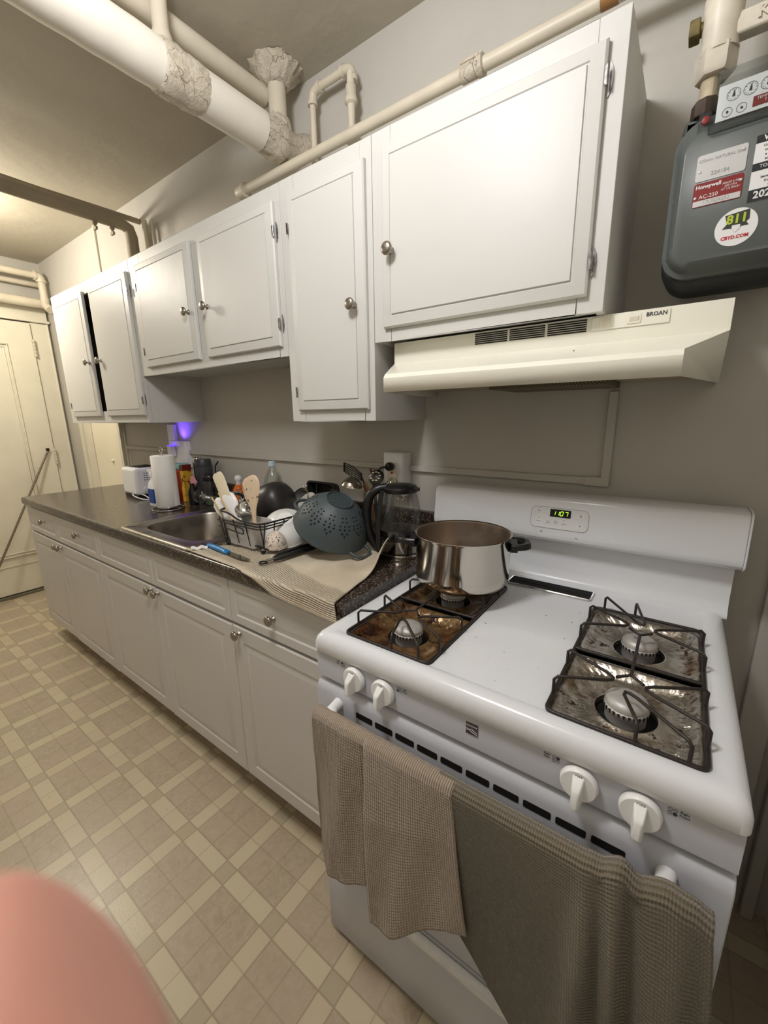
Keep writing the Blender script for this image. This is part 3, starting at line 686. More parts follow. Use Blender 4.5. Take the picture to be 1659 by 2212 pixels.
def burner(x, y, s=0.86):
    b = MB(); b.lathe([(0.036*s, 0.877), (0.036*s, 0.893), (0.039*s, 0.896), (0.040*s, 0.902), (0.037*s, 0.905)], (x, y, 0), 'z', 36); h = b.build('burner_head', M['alu'], sv, smooth=45)
    b = MB(); b.lathe([(0.038*s, 0.9052), (0.0385*s, 0.909), (0.036*s, 0.914), (0.028*s, 0.919), (0.0, 0.921)], (x, y, 0), 'z', 36); b.build('burner_cap', M['alu'], h, smooth=50)
    b = MB()
    for k in range(28):
        a = 2*PI*k/28; r = 0.0402*s
        b.T = Matrix.Translation((x+r*math.cos(a), y+r*math.sin(a), 0.900)) @ Matrix.Rotation(a, 4, 'Z')
        b.prism([(-0.0022, 0.003), (0.0022, 0.003), (0.0, -0.004)], 'x', -0.001, 0.0006)
    b.T = Matrix.Identity(4); b.build('flame_ports', M['dark'], h, smooth=0)
def grate(x0, x1, y0, y1, ya, yb):
    g = MB(); w = 0.0036; z = 0.9095; cx = (x0+x1)/2; h = 0.944; r = 0.0028
    lp = rrect(x0+0.003, x1-0.003, y0+0.003, y1-0.003, z, 0.014, 5); g.tube(lp, 0.0037, 8, closed=True)
    g.tube([(x0+0.003, (y0+y1)/2, z), (x1-0.003, (y0+y1)/2, z)], 0.0038, 8)
    def V(a, tip, c, da=(0, 0)):
        # wire: rises from frame point a, runs to tip near the burner, runs back and drops to frame point c
        A = Vector((a[0], a[1], z)); C_ = Vector((c[0], c[1], z)); T = Vector((tip[0], tip[1], h-0.004))
        A2 = A+Vector((0, 0, h-z)); C2 = C_+Vector((0, 0, h-z)); dA = (T-A2).normalized(); dC = (T-C2).normalized()
        n = (A2-C2); tw = n.normalized()*0.006
        pts = [A, A2-Vector((0, 0, 0.006)), A2+dA*0.006]+[A2.lerp(T+tw, 0.5), T+tw-dA*0.01, T+tw*0.5+dA*0.0, T-tw*0.5, T-tw-dC*0.01, C2.lerp(T-tw, 0.5)]+[C2+dC*0.006, C2-Vector((0, 0, 0.006)), C_]
        g.tube(pts, r, 8)
    for by, s in ((ya, -1), (yb, 1)):
        q = 0.032
        V((x0+0.003, by+0.055), (cx-0.024, by+0.006), (x0+0.003, by-0.05))
        V((x1-0.003, by+0.055), (cx+0.024, by+0.006), (x1-0.003, by-0.05))
        ye = y0+0.003 if s < 0 else y1-0.003
        V((cx-0.02*s, ye), (cx, by+s*0.022), (cx+s*-0.085, ye))
    g.tube([(cx, ya+0.03, h-0.003), (cx, yb-0.03, h-0.003)], r, 8)
    g.tube([(cx-0.02, ya+0.012, h-0.003), (cx, ya+0.032, h-0.003), (cx+0.02, ya+0.012, h-0.003)], r, 8); g.tube([(cx-0.02, yb-0.012, h-0.003), (cx, yb-0.032, h-0.003), (cx+0.02, yb-0.012, h-0.003)], r, 8)
    o = g.build('burner_grate', M['iron'], None, smooth=60); return o
YA, YBK = -0.587, -0.362
pan(0.066, 0.278, -0.684, -0.468, M['burnt'], 1, 0.172, YA); pan(0.066, 0.278, -0.455, -0.237, M['burnt'], 2, 0.172, YBK)
pan(0.502, 0.714, -0.684, -0.468, M['foil'], 3, 0.608, YA); pan(0.502, 0.714, -0.455, -0.237, M['foil'], 4, 0.608, YBK)
for x, y in ((0.172, YA), (0.172, YBK), (0.608, YA), (0.608, YBK)): burner(x, y)
tag(grate(0.062, 0.2815, -0.688, -0.232, YA, YBK), 'black wire burner grate on the left of the stove, under the pot', 'burner grate', 'stove burner grates')
tag(grate(0.498, 0.7175, -0.688, -0.232, YA, YBK), 'black wire burner grate on the right of the stove, with nothing on it', 'burner grate', 'stove burner grates')
# oven vent
b = MB(); b.loft([rrect(0.262, 0.487, -0.203, -0.141, 0.9052, 0.008), rrect(0.262, 0.487, -0.203, -0.141, 0.909, 0.008), rrect(0.264, 0.485, -0.201, -0.143, 0.911, 0.006), rrect(0.2665, 0.4825, -0.1985, -0.1455, 0.9105, 0.004), rrect(0.267, 0.482, -0.198, -0.146, 0.906, 0.004)], True, True)
vt = b.build('oven_vent', M['chrome'], sv, smooth=40)
b = MB()
for y in (-0.1975, -0.1705): b.loft([rrect(0.268, 0.481, y, y+0.024, 0.9062, 0.004), rrect(0.268, 0.481, y, y+0.024, 0.9096, 0.004)])
b.build('vent_slot', M['dark'], vt, smooth=0)
# control panel and knobs
b = MB(); b.prism([(-0.705, 0.797), (-0.7135, 0.797), (-0.7165, 0.80), (-0.7165, 0.858), (-0.713, 0.866), (-0.69, 0.866), (-0.69, 0.797)], 'x', 0.004, 0.758); b.build('control_panel', M['enamel_panel'], sv, smooth=30)
PY = -0.7166
for i, (x, side, l1, l2, dot) in enumerate(((0.120, -1, 'Left', 'Rear', (0, 1)), (0.196, 1, 'Left', 'Front', (0, 0)), (0.566, -1, 'Right', 'Rear', (1, 1)), (0.646, 1, 'Right', 'Front', (1, 0)))):
    z = 0.834
    b = MB(); b.lathe([(0.0265, 0), (0.0275, 0.004), (0.0262, 0.011), (0.0245, 0.013), (0.0, 0.0135)], (x, PY-0.001, z), '-y', 40)
    k = b.build('control_knob', M['plasticw'], sv, smooth=40)
    b = MB(); b.loft([[(x+sx*wd, PY-yy, z+zz) for sx, zz in ((-1, z0), (1, z0), (1, z1), (-1, z1))] for yy, wd, z0, z1 in ((0.012, 0.0085, -0.0255, 0.020), (0.030, 0.0062, -0.0265, 0.008), (0.034, 0.0045, -0.0255, 0.002))])
    b.build('grip', M['plasticw'], k, bevel=0.0018)
    text('off_mark', 'OFF', 0.0065, (x, PY-0.0152, z+0.0185), M['print'], k, ext=0.0001)
    b = MB(); b.box(x-0.0014, x+0.0014, PY-0.0006, PY-0.0001, z+0.0285, z+0.0355); b.build('pointer_mark', M['print'], sv, smooth=0)
    tx = x+side*0.043
    b = MB()
    for gx in (0, 1):
        for gy in (0, 1):
            c0 = (tx-side*0.0 + (gx-0.5)*0.006-side*0.007, PY-0.0001, z+0.018+(gy-0.5)*0.006)
            if (gx, gy) == dot: b.lathe([(0.0027, 0), (0.0027, 0.0004)], c0, '-y', 14)
            else: b.tube([Vector(c0)+Vector((0.0023*math.cos(a), -0.0002, 0.0023*math.sin(a))) for a in [2*PI*q/14 for q in range(14)]], 0.00028, 5, closed=True)
    b.build('burner_symbol', M['print'], sv, smooth=0)
    text('burner_lettering', l1+'\n'+l2, 0.0052, (tx+side*0.0065, PY-0.0004, z+0.0195), M['print'], sv, ext=0.0001)
b = MB(); b.box(0.377, 0.400, PY-0.0012, PY-0.0001, 0.826, 0.850); lg = b.build('badge', simple('badge_grey', srgb(84, 82, 88), 0.3, metal=0.4), sv, bevel=0.001)
text('badge_lettering', 'Kenmore', 0.0052, (0.3885, PY-0.0015, 0.8445), M['white'], lg)
b = MB(); b.tube([(0.378, PY-0.0015, 0.834), (0.388, PY-0.0015, 0.838), (0.399, PY-0.0015, 0.833)], 0.0004, 5); b.tube([(0.378, PY-0.0015, 0.838), (0.388, PY-0.0015, 0.833), (0.399, PY-0.0015, 0.829)], 0.0004, 5); b.build('badge_swoosh', M['white'], lg)
# oven door
DF = -0.7215
b = MB(); b.prism([(-0.692, 0.272), (DF+0.002, 0.272), (DF, 0.276), (DF, 0.765), (DF+0.003, 0.777), (DF+0.010, 0.786), (DF+0.018, 0.789), (-0.692, 0.789)], 'x', 0.003, 0.759)
od = b.build('oven_door', M['enamel_panel'], sv, smooth=50, bevel=0.002)
b = MB()
x = 0.121; sl = []
for k in range(10):
    if k == 9: sl.append((0.591, 0.637)); break
    sl.append((0.121+k*0.0522, 0.121+k*0.0522+0.045))
for x0, x1 in sl: b.loft([[(px, DF-t_, pz) for px, pz, _ in rrect(x0, x1, 0.738, 0.752, 0, 0.003, 3)] for t_ in (-0.0005, 0.0007)])
b.build('vent_slot', M['dark'], od, smooth=0)
HY, HZ = -0.768, 0.748
b = MB(); b.tube([(0.070, DF+0.002, HZ+0.004), (0.073, -0.748, HZ+0.003), (0.092, HY, HZ), (0.12, HY-0.001, HZ)]+[(0.12+k*0.053, HY-0.002, HZ) for k in range(1, 10)]+[(0.64, HY-0.001, HZ), (0.665, HY, HZ), (0.684, -0.748, HZ+0.003), (0.687, DF+0.002, HZ+0.004)], 0.0125, 14); b.build('door_handle', M['plasticw'], od, smooth=60)
# drawer
b = MB(); b.prism([(-0.692, 0.018), (DF+0.002, 0.018), (DF, 0.022), (DF, 0.235), (DF+0.006, 0.255), (-0.692, 0.262)], 'x', 0.003, 0.759)
dw = b.build('storage_drawer', M['enamel_panel'], sv, smooth=40, bevel=0.002)
b = MB(); b.prism([(DF+0.001, 0.205), (DF-0.010, 0.232), (DF-0.011, 0.24), (DF-0.006, 0.248), (DF+0.004, 0.252)], 'x', 0.147, 0.62); b.build('drawer_pull', simple('worn_white_pull', srgb(222, 222, 222), 0.25, var=0.08, vs=30), dw, smooth=40, bevel=0.001)
# backguard
b = MB(); BG = [(-0.03, 1.158), (-0.105, 1.162), (-0.122, 1.157), (-0.131, 1.145), (-0.142, 1.055), (-0.140, 1.040), (-0.130, 1.031), (-0.105, 1.029), (-0.03, 1.029)]
b.prism(BG, 'x', -0.012, 0.774); bgd = b.build('backguard_console', M['enamel'], sv, smooth=50, bevel=0.0025)
b = MB(); b.prism([(-0.03, 1.03), (-0.092, 1.03), (-0.095, 0.94), (-0.106, 0.914), (-0.112, 0.9085), (-0.112, 0.90), (-0.03, 0.90)], 'x', 0.001, 0.766); b.build('backguard_riser', M['enamel'], sv, smooth=60)
b = MB(); b.prism([(-0.02, 1.16), (-0.106, 1.165), (-0.125, 1.16), (-0.134, 1.147), (-0.1445, 1.055), (-0.142, 1.038), (-0.130, 1.029), (-0.02, 1.027)], 'x', 0.774, 0.778)
b.T = Matrix.Identity(4); b.build('end_cap', M['enamel'], bgd, smooth=40, bevel=0.001)
tl = math.atan2(0.011, 0.09)     # console face leans back
def cface(x, z, out=0.0): return (x, -0.131-(1.145-z)*0.011/0.09-out, z)
def cplate(name, x0, x1, z0, z1, r, th, mat, par, out=0.0):
    b = MB(); b.loft([[cface(px, pz, out+o_) for px, pz, _ in rrect(x0, x1, z0, z1, 0, r, 5)] for o_ in (0.0, th)]); return b.build(name, mat, par, smooth=30)
cp = cplate('clock_panel', 0.302, 0.452, 1.071, 1.129, 0.014, 0.0012, simple('light_grey_panel', srgb(224, 224, 224), 0.4), bgd)
b = MB(); b.tube([cface(px, pz, 0.0013) for px, pz, _ in rrect(0.302, 0.452, 1.071, 1.129, 0, 0.014, 5)], 0.0005, 5, closed=True); b.build('panel_outline', simple('pale_print', srgb(150, 152, 152), 0.6), cp)
ds = cplate('clock_display', 0.353, 0.407, 1.104, 1.125, 0.0015, 0.0008, simple('black_glass', srgb(8, 8, 8), 0.1), cp, 0.0012)
SEG = {'1': 'bc', '0': 'abcdef', '7': 'abc'}
b = MB()
def seg_tube(x0, z0, x1, z1): b.tube([cface(x0+(z0-1.1145)*0.18, z0, 0.0024), cface(x1+(z1-1.1145)*0.18, z1, 0.0024)], 0.0007, 6)
for ch_, dx in (('1', 0.3635), ('1', 0.3735), ('0', 0.3835), ('7', 0.3955)):
    w_, h_, zc = 0.0034, 0.0056, 1.1145
    S_ = dict(a=(-w_, h_, w_, h_), b=(w_, h_-0.0008, w_, 0.0006), c=(w_, -0.0006, w_, -h_+0.0008), d=(-w_, -h_, w_, -h_), e=(-w_, -0.0006, -w_, -h_+0.0008), f=(-w_, h_-0.0008, -w_, 0.0006))
    for c_ in SEG[ch_]: x0, z0, x1, z1 = S_[c_]; seg_tube(dx+x0, zc+z0, dx+x1, zc+z1)
for z0 in (1.1125, 1.1165): seg_tube(0.3787, z0, 0.3788, z0+0.0006)
b.build('clock_digits', emit('green_led', srgb(190, 255, 60), 1.6), ds)
for (x, z, w_, h_) in ((0.324, 1.117, 0.018, 0.009), (0.324, 1.088, 0.018, 0.009), (0.349, 1.088, 0.018, 0.009), (0.391, 1.088, 0.016, 0.009), (0.432, 1.113, 0.018, 0.012), (0.432, 1.087, 0.018, 0.012)):
    cplate('button', x-w_/2, x+w_/2, z-h_/2, z+h_/2, 0.002, 0.0006, simple('button_grey', srgb(232, 232, 232), 0.4) if 'button_grey' not in bpy.data.materials else bpy.data.materials['button_grey'], cp, 0.0012)
for s_, x, z, sz in (('Bake', 0.324, 1.117, 0.0055), ('Broil', 0.324, 1.088, 0.0055), ('Timer\nSet/Off', 0.349, 1.088, 0.0042), ('STOP', 0.391, 1.0865, 0.005), ('^', 0.432, 1.1105, 0.016), ('v', 0.432, 1.0875, 0.012)):
    text('button_lettering', s_, sz, cface(x, z, 0.0019), M['print'], cp, rx=PI/2-tl, ext=0.0001)
b = MB(); b.tube([Vector(cface(0.370+0.004*math.cos(a), 1.088+0.004*math.sin(a), 0.0014)) for a in [2*PI*q/16 for q in range(16)]], 0.0003, 5, closed=True)
b.tube([cface(0.370, 1.0905, 0.0014), cface(0.370, 1.088, 0.0014), cface(0.372, 1.088, 0.0014)], 0.00028, 5)
for x, z in ((0.324, 1.1245), (0.324, 1.097), (0.391, 1.096)): b.lathe([(0.0012, 0), (0.0012, 0.0004)], cface(x, z, 0.0012), '-y', 10)
b.build('clock_symbols', M['print'], cp)
b = MB()
for p0, p1 in (((0.331, 1.0585), (0.337, 1.0605)), ((0.333, 1.060), (0.3345, 1.056)), ((0.4245, 1.054), (0.430, 1.0505)), ((0.3155, 1.0625), (0.3165, 1.063))): b.tube([cface(*p0, 0.0004), cface(*p1, 0.0004)], 0.0006, 5)
b.build('scratch_marks', M['print'], bgd)
rnd = random.Random(5); b = MB()
for k in range(16):
    x, y = rnd.uniform(0.30, 0.48), rnd.uniform(-0.66, -0.23); r = rnd.uniform(0.0008, 0.0028); b.lathe([(r, ZK+0.0001), (r*0.6, ZK+0.0004)], (x, y, 0), 'z', 8)
for x, y in ((0.024, -0.62), (0.24, -0.70)): b.lathe([(0.0016, 0.9091), (0.001, 0.9094)], (x, y, 0), 'z', 8)
b.build('grease_spots', simple('grey_spots', srgb(150, 148, 140), 0.6), sv)

# ================================================================ POT
pt = thing('stock_pot', 'open stainless steel pot with black side handles on the rear left burner', 'pot', (0.187, -0.345, 0.948))
PC = (0.187, -0.345); PZ = 0.9475; PR = 0.123; PH = 0.135
b = MB(); b.lathe([(0.0, PZ), (PR-0.022, PZ), (PR-0.008, PZ+0.004), (PR-0.001, PZ+0.014), (PR, PZ+0.03), (PR, PZ+PH-0.006), (PR+0.003, PZ+PH-0.002), (PR+0.0035, PZ+PH), (PR+0.002, PZ+PH+0.001), (PR-0.002, PZ+PH-0.001)], (PC[0], PC[1], 0), 'z', 72, False, False); b.build('pot_wall', M['steel'], pt, smooth=60)
b = MB(); b.lathe([(PR-0.002, PZ+PH-0.001), (PR-0.003, PZ+PH-0.006), (PR-0.003, PZ+0.02), (PR-0.012, PZ+0.007), (0.0, PZ+0.005)], (PC[0], PC[1], 0), 'z', 72, False, False); b.build('pot_inside', M['potin'], pt, smooth=60)
for sgn in (1, -1):
    b = MB(); b.T = Matrix.Translation((PC[0], PC[1], PZ+PH-0.028)) @ Matrix.Rotation(math.radians(22 if sgn > 0 else 202), 4, 'Z')
    o_, i_ = [], []
    def hs(r_out, wd):
        return [(PR-0.001, -wd), (PR+0.02, -wd*0.98), (PR+r_out-0.014, -wd*0.9), (PR+r_out, -wd*0.55), (PR+r_out+0.002, 0), (PR+r_out, wd*0.55), (PR+r_out-0.014, wd*0.9), (PR+0.02, wd*0.98), (PR-0.001, wd)]
    A = hs(0.048, 0.039); B = hs(0.030, 0.020)
    pts = [(x, y, 0) for x, y in A]
    L0 = []
    for (ax, ay), (bx, by) in zip(A, B):
        if bx < PR+0.012: bx = PR+0.012 if abs(by) < 0.0199 else bx
        L0.append([(ax, ay, -0.002), (ax, ay, 0.008), ((ax*0.8+bx*0.2), ay*0.8+by*0.2, 0.012), (ax*0.3+bx*0.7, ay*0.3+by*0.7, 0.011), (bx, by, 0.006), (bx, by, -0.002), ((ax+bx)/2, (ay+by)/2, -0.007)])
    b.loft(L0); 
    b.box(PR-0.002, PR+0.016, -0.03, 0.03, -0.012, 0.010)
    b.T = Matrix.Identity(4); b.build('pot_handle', M['black'], pt, smooth=45, bevel=0.002)

# ================================================================ WALL RACEWAY, OUTLETS
rw = thing('wire_raceway', 'painted cable raceway running along the back wall and up to the hood', 'raceway', (-1.0, -0.005, 1.19))
wallp = M['wall']
b = MB(); b.box(-2.545, -1.90, -0.014, -0.0005, 1.181, 1.203); b.build('raceway_run', wallp, rw, bevel=0.002)
b = MB(); b.box(-1.72, -0.285, -0.014, -0.0005, 1.181, 1.203); b.build('raceway_run', wallp, rw, bevel=0.002)
b = MB(); b.box(-0.19, 0.452, -0.014, -0.0005, 1.181, 1.203); b.box(0.41, 0.474, -0.016, -0.0005, 1.179, 1.205); b.build('raceway_run', wallp, rw, bevel=0.002)
b = MB(); b.box(0.452, 0.474, -0.014, -0.0005, 1.203, 1.44); b.build('raceway_riser', wallp, rw, bevel=0.002)
ob = thing('surface_outlet', 'white surface-mounted outlet box on the back wall behind the kettle', 'outlet', (-0.24, -0.02, 1.17))
b = MB(); b.box(-0.282, -0.191, -0.048, -0.0005, 1.09, 1.25); b.build('outlet_box', M['plasticw'], ob, bevel=0.002)
b = MB(); b.box(-0.279, -0.194, -0.053, -0.048, 1.093, 1.247); b.build('cover_plate', M['plasticw'], ob, bevel=0.002)
b = MB(); b.box(-0.262, -0.222, -0.056, -0.053, 1.12, 1.215); b.build('receptacle', simple('cream_receptacle', srgb(226, 218, 196), 0.4), ob, bevel=0.001)
b = MB(); b.box(-0.245, -0.236, -0.058, -0.056, 1.172, 1.180); b.build('red_button', simple('red_button', srgb(190, 50, 30), 0.4), ob)
# kettle cord and plug
b = MB(); b.lathe([(0.0, 0.028), (0.012, 0.026), (0.016, 0.018), (0.016, 0.004), (0.013, 0.0)], (-0.243, -0.0565, 1.200), '-y', 20)
b.box(-0.256, -0.230, -0.072, -0.0565, 1.192, 1.208); b.build('tmp', M['black']); pg = bpy.data.objects['tmp']; pg.name = 'power_plug'
tag(pg, 'black plug in the outlet behind the kettle with its cord hanging down', 'plug')
b = MB(); b.tube(bez([(-0.243, -0.082, 1.200), (-0.262, -0.10, 1.196), (-0.272, -0.11, 1.17), (-0.27, -0.12, 1.12), (-0.25, -0.14, 1.03), (-0.21, -0.17, 0.945), (-0.17, -0.20, 0.936)], 30), 0.0035, 8); b.build('cord', M['black'], pg)
# left raceway box with glowing night light
lb = thing('surface_outlet', 'white tall outlet box on the back wall behind the paper towels, glowing purple', 'outlet', (-1.8, -0.02, 1.17))
b = MB(); b.box(-1.90, -1.72, -0.03, -0.0005, 1.10, 1.255); b.build('outlet_box', M['plasticw'], lb, bevel=0.002)
b = MB(); b.box(-1.93, -1.85, -0.02, -0.0005, 1.16, 1.35); b.build('back_strip', M['plasticw'], lb, bevel=0.002)
b = MB(); b.box(-1.885, -1.845, -0.033, -0.03, 1.12, 1.16); b.build('receptacle', simple('beige_outlet', srgb(220, 212, 190), 0.4), lb, bevel=0.001)
nl = thing('night_light', 'small white plug-in night light shining purple on the back wall', 'night light', (-1.85, -0.05, 1.2))
b = MB(); b.loft([rrect(-1.875, -1.825, -0.065, -0.031, z, 0.012) for z in (1.165, 1.225)]); b.build('housing', M['plasticw'], nl, bevel=0.002)
b = MB(); b.loft([rrect(-1.873, -1.827, -0.063, -0.033, z, 0.012) for z in (1.2255, 1.231)]); b.build('glow_lens', emit('purple_glow', srgb(80, 40, 255), 3.0), nl)
sl_ = bpy.data.lights.new('night_light_bulb', 'SPOT'); sl_.energy = 2.0; sl_.color = (0.13, 0.05, 1.0); sl_.spot_size = math.radians(100); sl_.spot_blend = 1.0; sl_.shadow_soft_size = 0.008
so_ = bpy.data.objects.new('night_light_bulb', sl_); COL.objects.link(so_); so_.location = (-1.80, -0.055, 1.262); so_.rotation_euler = (Vector((-1.765, 0.0, 1.345))-Vector((-1.80, -0.055, 1.262))).to_track_quat('-Z', 'Y').to_euler()

# ================================================================ GAS METER
gm = thing('gas_meter', 'grey gas meter with dial index and stickers hanging on the wall right of the cabinets', 'gas meter', (0.67, -0.15, 1.65))
MG = simple('grey_meter_paint', srgb(94, 99, 97), 0.4, var=0.04, vs=5, bump=0.12, bs=20); MGD = simple('dark_meter_back', srgb(46, 48, 47), 0.5, bump=0.15, bs=30)
gx0, gx1, gz0, gz1, gy = 0.552, 0.80, 1.657, 1.905, -0.225
def yr(x0, x1, z0, z1, y, r, n=8): return [(px, y, pz) for px, pz, _ in rrect(x0, x1, z0, z1, 0, r, n)]
b = MB(); b.loft([yr(gx0+0.004, gx1-0.004, gz0-0.018, gz1+0.03, -0.06, 0.05), yr(gx0-0.002, gx1+0.002, gz0-0.028, gz1+0.03, -0.10, 0.05), yr(gx0-0.006, gx1+0.006, gz0-0.028, gz1+0.028, -0.155, 0.055), yr(gx0-0.004, gx1+0.004, gz0-0.012, gz1+0.028, -0.172, 0.052)])
b.build('rear_case', MGD, gm, smooth=50)
b = MB(); b.loft([yr(gx0-0.004, gx1+0.004, gz0-0.008, gz1+0.025, -0.172, 0.05), yr(gx0-0.005, gx1+0.005, gz0-0.008, gz1+0.025, -0.186, 0.05), yr(gx0+0.002, gx1-0.002, gz0, gz1+0.018, -0.19, 0.045), yr(gx0+0.006, gx1-0.006, gz0+0.006, gz1-0.01, -0.215, 0.038), yr(gx0+0.014, gx1-0.014, gz0+0.014, gz1-0.02, gy, 0.032)])
b.build('front_cover', MG, gm, smooth=50)
b = MB(); b.loft([yr(gx0+0.002, gx1-0.002, gz1-0.005, 1.955, -0.09, 0.03), yr(gx0+0.002, gx1-0.002, gz1-0.005, 1.955, -0.165, 0.03), yr(gx0+0.01, gx1-0.01, gz1-0.005, 1.945, -0.18, 0.03)]); b.build('top_housing', MG, gm, smooth=50)
for x, z in ((0.562, 1.795), (0.563, 1.695), (0.612, 1.667), (0.695, 1.667), (0.645, 1.888), (0.765, 1.667)):
    b = MB(); b.lathe([(0.010, 0), (0.009, 0.004), (0.006, 0.004), (0.0055, 0.008), (0.003, 0.0085), (0.0025, 0.006), (0, 0.006)], (x, -0.19 if x < 0.57 or z < 1.68 else -0.214, z), '-y', 14); b.build('cover_screw', MG, gm)
def mplate(name, x0, x1, z0, z1, mat, t=0.0012, r=0.004, y=gy, sh=0.0): 
    b = MB(); b.loft([[(px, y-o_, pz) for px, pz, _ in rrect(x0, x1, z0, z1, 0, r, 4)] for o_ in (0.0, t)]); return b.build(name, mat, gm, smooth=30)
wm = simple('aluminium_tag', srgb(205, 205, 205), 0.35, metal=0.3); rm = simple('dark_red_tag', srgb(128, 30, 28), 0.4); bk = simple('black_sticker', srgb(24, 26, 30), 0.5); wh = simple('white_sticker', srgb(226, 226, 226), 0.5)
emb = simple('embossed_grey', srgb(168, 168, 168), 0.35, metal=0.3)
f = mplate('name_plate', 0.588, 0.661, 1.807, 1.850, wm)
for s_, z, sz in (('CONN. NATURAL GAS', 1.840, 0.0066), ('224184', 1.8165, 0.009)): text('plate_lettering', s_, sz, (0.6245, gy-0.0014, z), emb, f, ext=0.0004)
f = mplate('rating_plate', 0.588, 0.661, 1.764, 1.804, rm)
b = MB(); b.box(0.5895, 0.6595, gy-0.0016, gy-0.0011, 1.765, 1.7745); b.build('plate_band', wm, f)
text('plate_lettering', 'Honeywell', 0.0088, (0.610, gy-0.0014, 1.797), wh, f, bold=0.0002); text('plate_lettering', 'AC-250', 0.009, (0.612, gy-0.0014, 1.780), wh, f)
text('plate_lettering', 'MAOP 5 PSI\n250 CFH\nAT 1/2 INCH', 0.0048, (0.6435, gy-0.0014, 1.789), wh, f); text('plate_lettering', '17U924252', 0.0085, (0.6245, gy-0.0018, 1.7696), emb, f)
for x, z in ((0.592, 1.78), (0.657, 1.793), (0.594, 1.823), (0.655, 1.842)):
    b = MB(); b.lathe([(0.0026, 0), (0.002, 0.0015), (0, 0.0018)], (x, gy-0.0012, z), '-y', 10); b.build('rivet', wm, gm)
f = mplate('warning_sticker', 0.671, 0.76, 1.752, 1.855, wh, r=0.001)
for z0, z1 in ((1.843, 1.855), (1.800, 1.812), (1.752, 1.771)):
    b = MB(); b.box(0.671, 0.76, gy-0.0016, gy-0.0011, z0, z1); b.build('black_band', bk, f, smooth=0)
text('sticker_lettering', 'WARNING', 0.0115, (0.709, gy-0.0018, 1.849), wh, f, bold=0.0003); text('sticker_lettering', 'TOLL FREE  1.800', 0.0075, (0.709, gy-0.0018, 1.806), wh, f); text('sticker_lettering', '2021', 0.016, (0.694, gy-0.0018, 1.7615), wh, f, bold=0.0004)
for k in range(8): text('sticker_lettering', ('Unauthorized tampering', 'or damage to meter is', 'a violation of the law', 'and will be reported', 'If you suspect a leak', 'leave the area and call', 'from a safe place', 'day or night')[k], 0.0055, (0.709, gy-0.0016, 1.8375-k*0.0068-(0.0145 if k > 4 else 0)), bk, f)
b = MB(); b.lathe([(0.031, 0), (0.031, 0.001)], (0.661, gy, 1.716), '-y', 48); f = b.build('round_sticker', wh, gm, smooth=30)
b = MB(); sh_ = [(-0.018, 0.016), (0.017, 0.020), (0.018, 0.004), (0.014, 0.0), (0.018, -0.006), (0.008, -0.006), (0.0, -0.013), (-0.008, -0.007), (-0.020, -0.006), (-0.014, 0.001)]
b.prism([(0.661+x, 1.722+z) for x, z in sh_], 'y', gy-0.0015, gy-0.0009); b.build('emblem_backing', simple('dark_green_ink', srgb(40, 52, 38), 0.5), f, smooth=0)  # dark green printed shape behind the number
b = MB(); b.prism([(0.661+x, 1.7155+z) for x, z in ((-0.006, 0.004), (0.006, 0.004), (0.006, -0.002), (0.0, -0.008), (-0.006, -0.002))], 'y', gy-0.0020, gy-0.0014); b.build('emblem_shield', wh, f, smooth=0)
text('sticker_number', '811', 0.0205, (0.661, gy-0.0021, 1.729), simple('lime_ink', srgb(176, 190, 60), 0.5), f, bold=0.0007); text('sticker_lettering', 'CBYD.COM', 0.0078, (0.661, gy-0.0014, 1.6995), simple('red_ink', srgb(190, 30, 45), 0.5), f, bold=0.0003)
# index cover
f = MB(); f.loft([yr(0.596, 0.79, 1.878, 1.972, -0.18, 0.01), yr(0.596, 0.79, 1.878, 1.972, -0.232, 0.01), yr(0.604, 0.785, 1.884, 1.966, -0.240, 0.008)]); ic = f.build('index_cover', M['plasticclear'], gm, smooth=40)
b = MB(); b.box(0.598, 0.79, -0.226, -0.190, 1.880, 1.895); b.build('index_base', MGD, gm, bevel=0.002)
b = MB(); b.box(0.606, 0.782, -0.224, -0.221, 1.898, 1.952); ip = b.build('index_plate', wh, gm, smooth=0)
b = MB()
for x in (0.628, 0.651, 0.674, 0.698):
    b.tube([(x+0.0095*math.cos(a), -0.2245, 1.934+0.0095*math.sin(a)) for a in [2*PI*q/24 for q in range(24)]], 0.0003, 5, closed=True)
    b.prism([(x-0.002, 1.931), (x+0.002, 1.931), (x+0.0005, 1.942)], 'y', -0.2255, -0.2245)
    for q in range(10):
        a = 2*PI*q/10; b.lathe([(0.0006, 0), (0.0006, 0.0003)], (x+0.0075*math.cos(a), -0.2243, 1.934+0.0075*math.sin(a)), '-y', 6)
for x in (0.622, 0.642):
    b.tube([(x+0.007*math.cos(a), -0.2245, 1.909+0.007*math.sin(a)) for a in [2*PI*q/20 for q in range(20)]], 0.0003, 5, closed=True); b.lathe([(0.0018, 0), (0.0018, 0.001)], (x, -0.2245, 1.909), '-y', 8)
b.build('dial_marks', bk, ip)
b = MB(); b.box(0.657, 0.70, -0.2252, -0.2242, 1.904, 1.919); q = b.build('temperature_label', rm, ip, smooth=0); text('label_lettering', 'TEMP COMP\nF 60', 0.0058, (0.678, -0.2256, 1.9115), wh, q)
b = MB(); b.loft([yr(0.580, 0.600, 1.868, 1.925, -0.19, 0.005), yr(0.580, 0.600, 1.868, 1.925, -0.215, 0.005)]); b.build('seal_housing', M['plasticclear'], gm)
b = MB(); b.lathe([(0.007, 0), (0.006, 0.004), (0, 0.005)], (0.591, -0.207, 1.915), '-y', 14); b.build('red_seal', simple('red_seal', srgb(160, 24, 30), 0.4), gm)
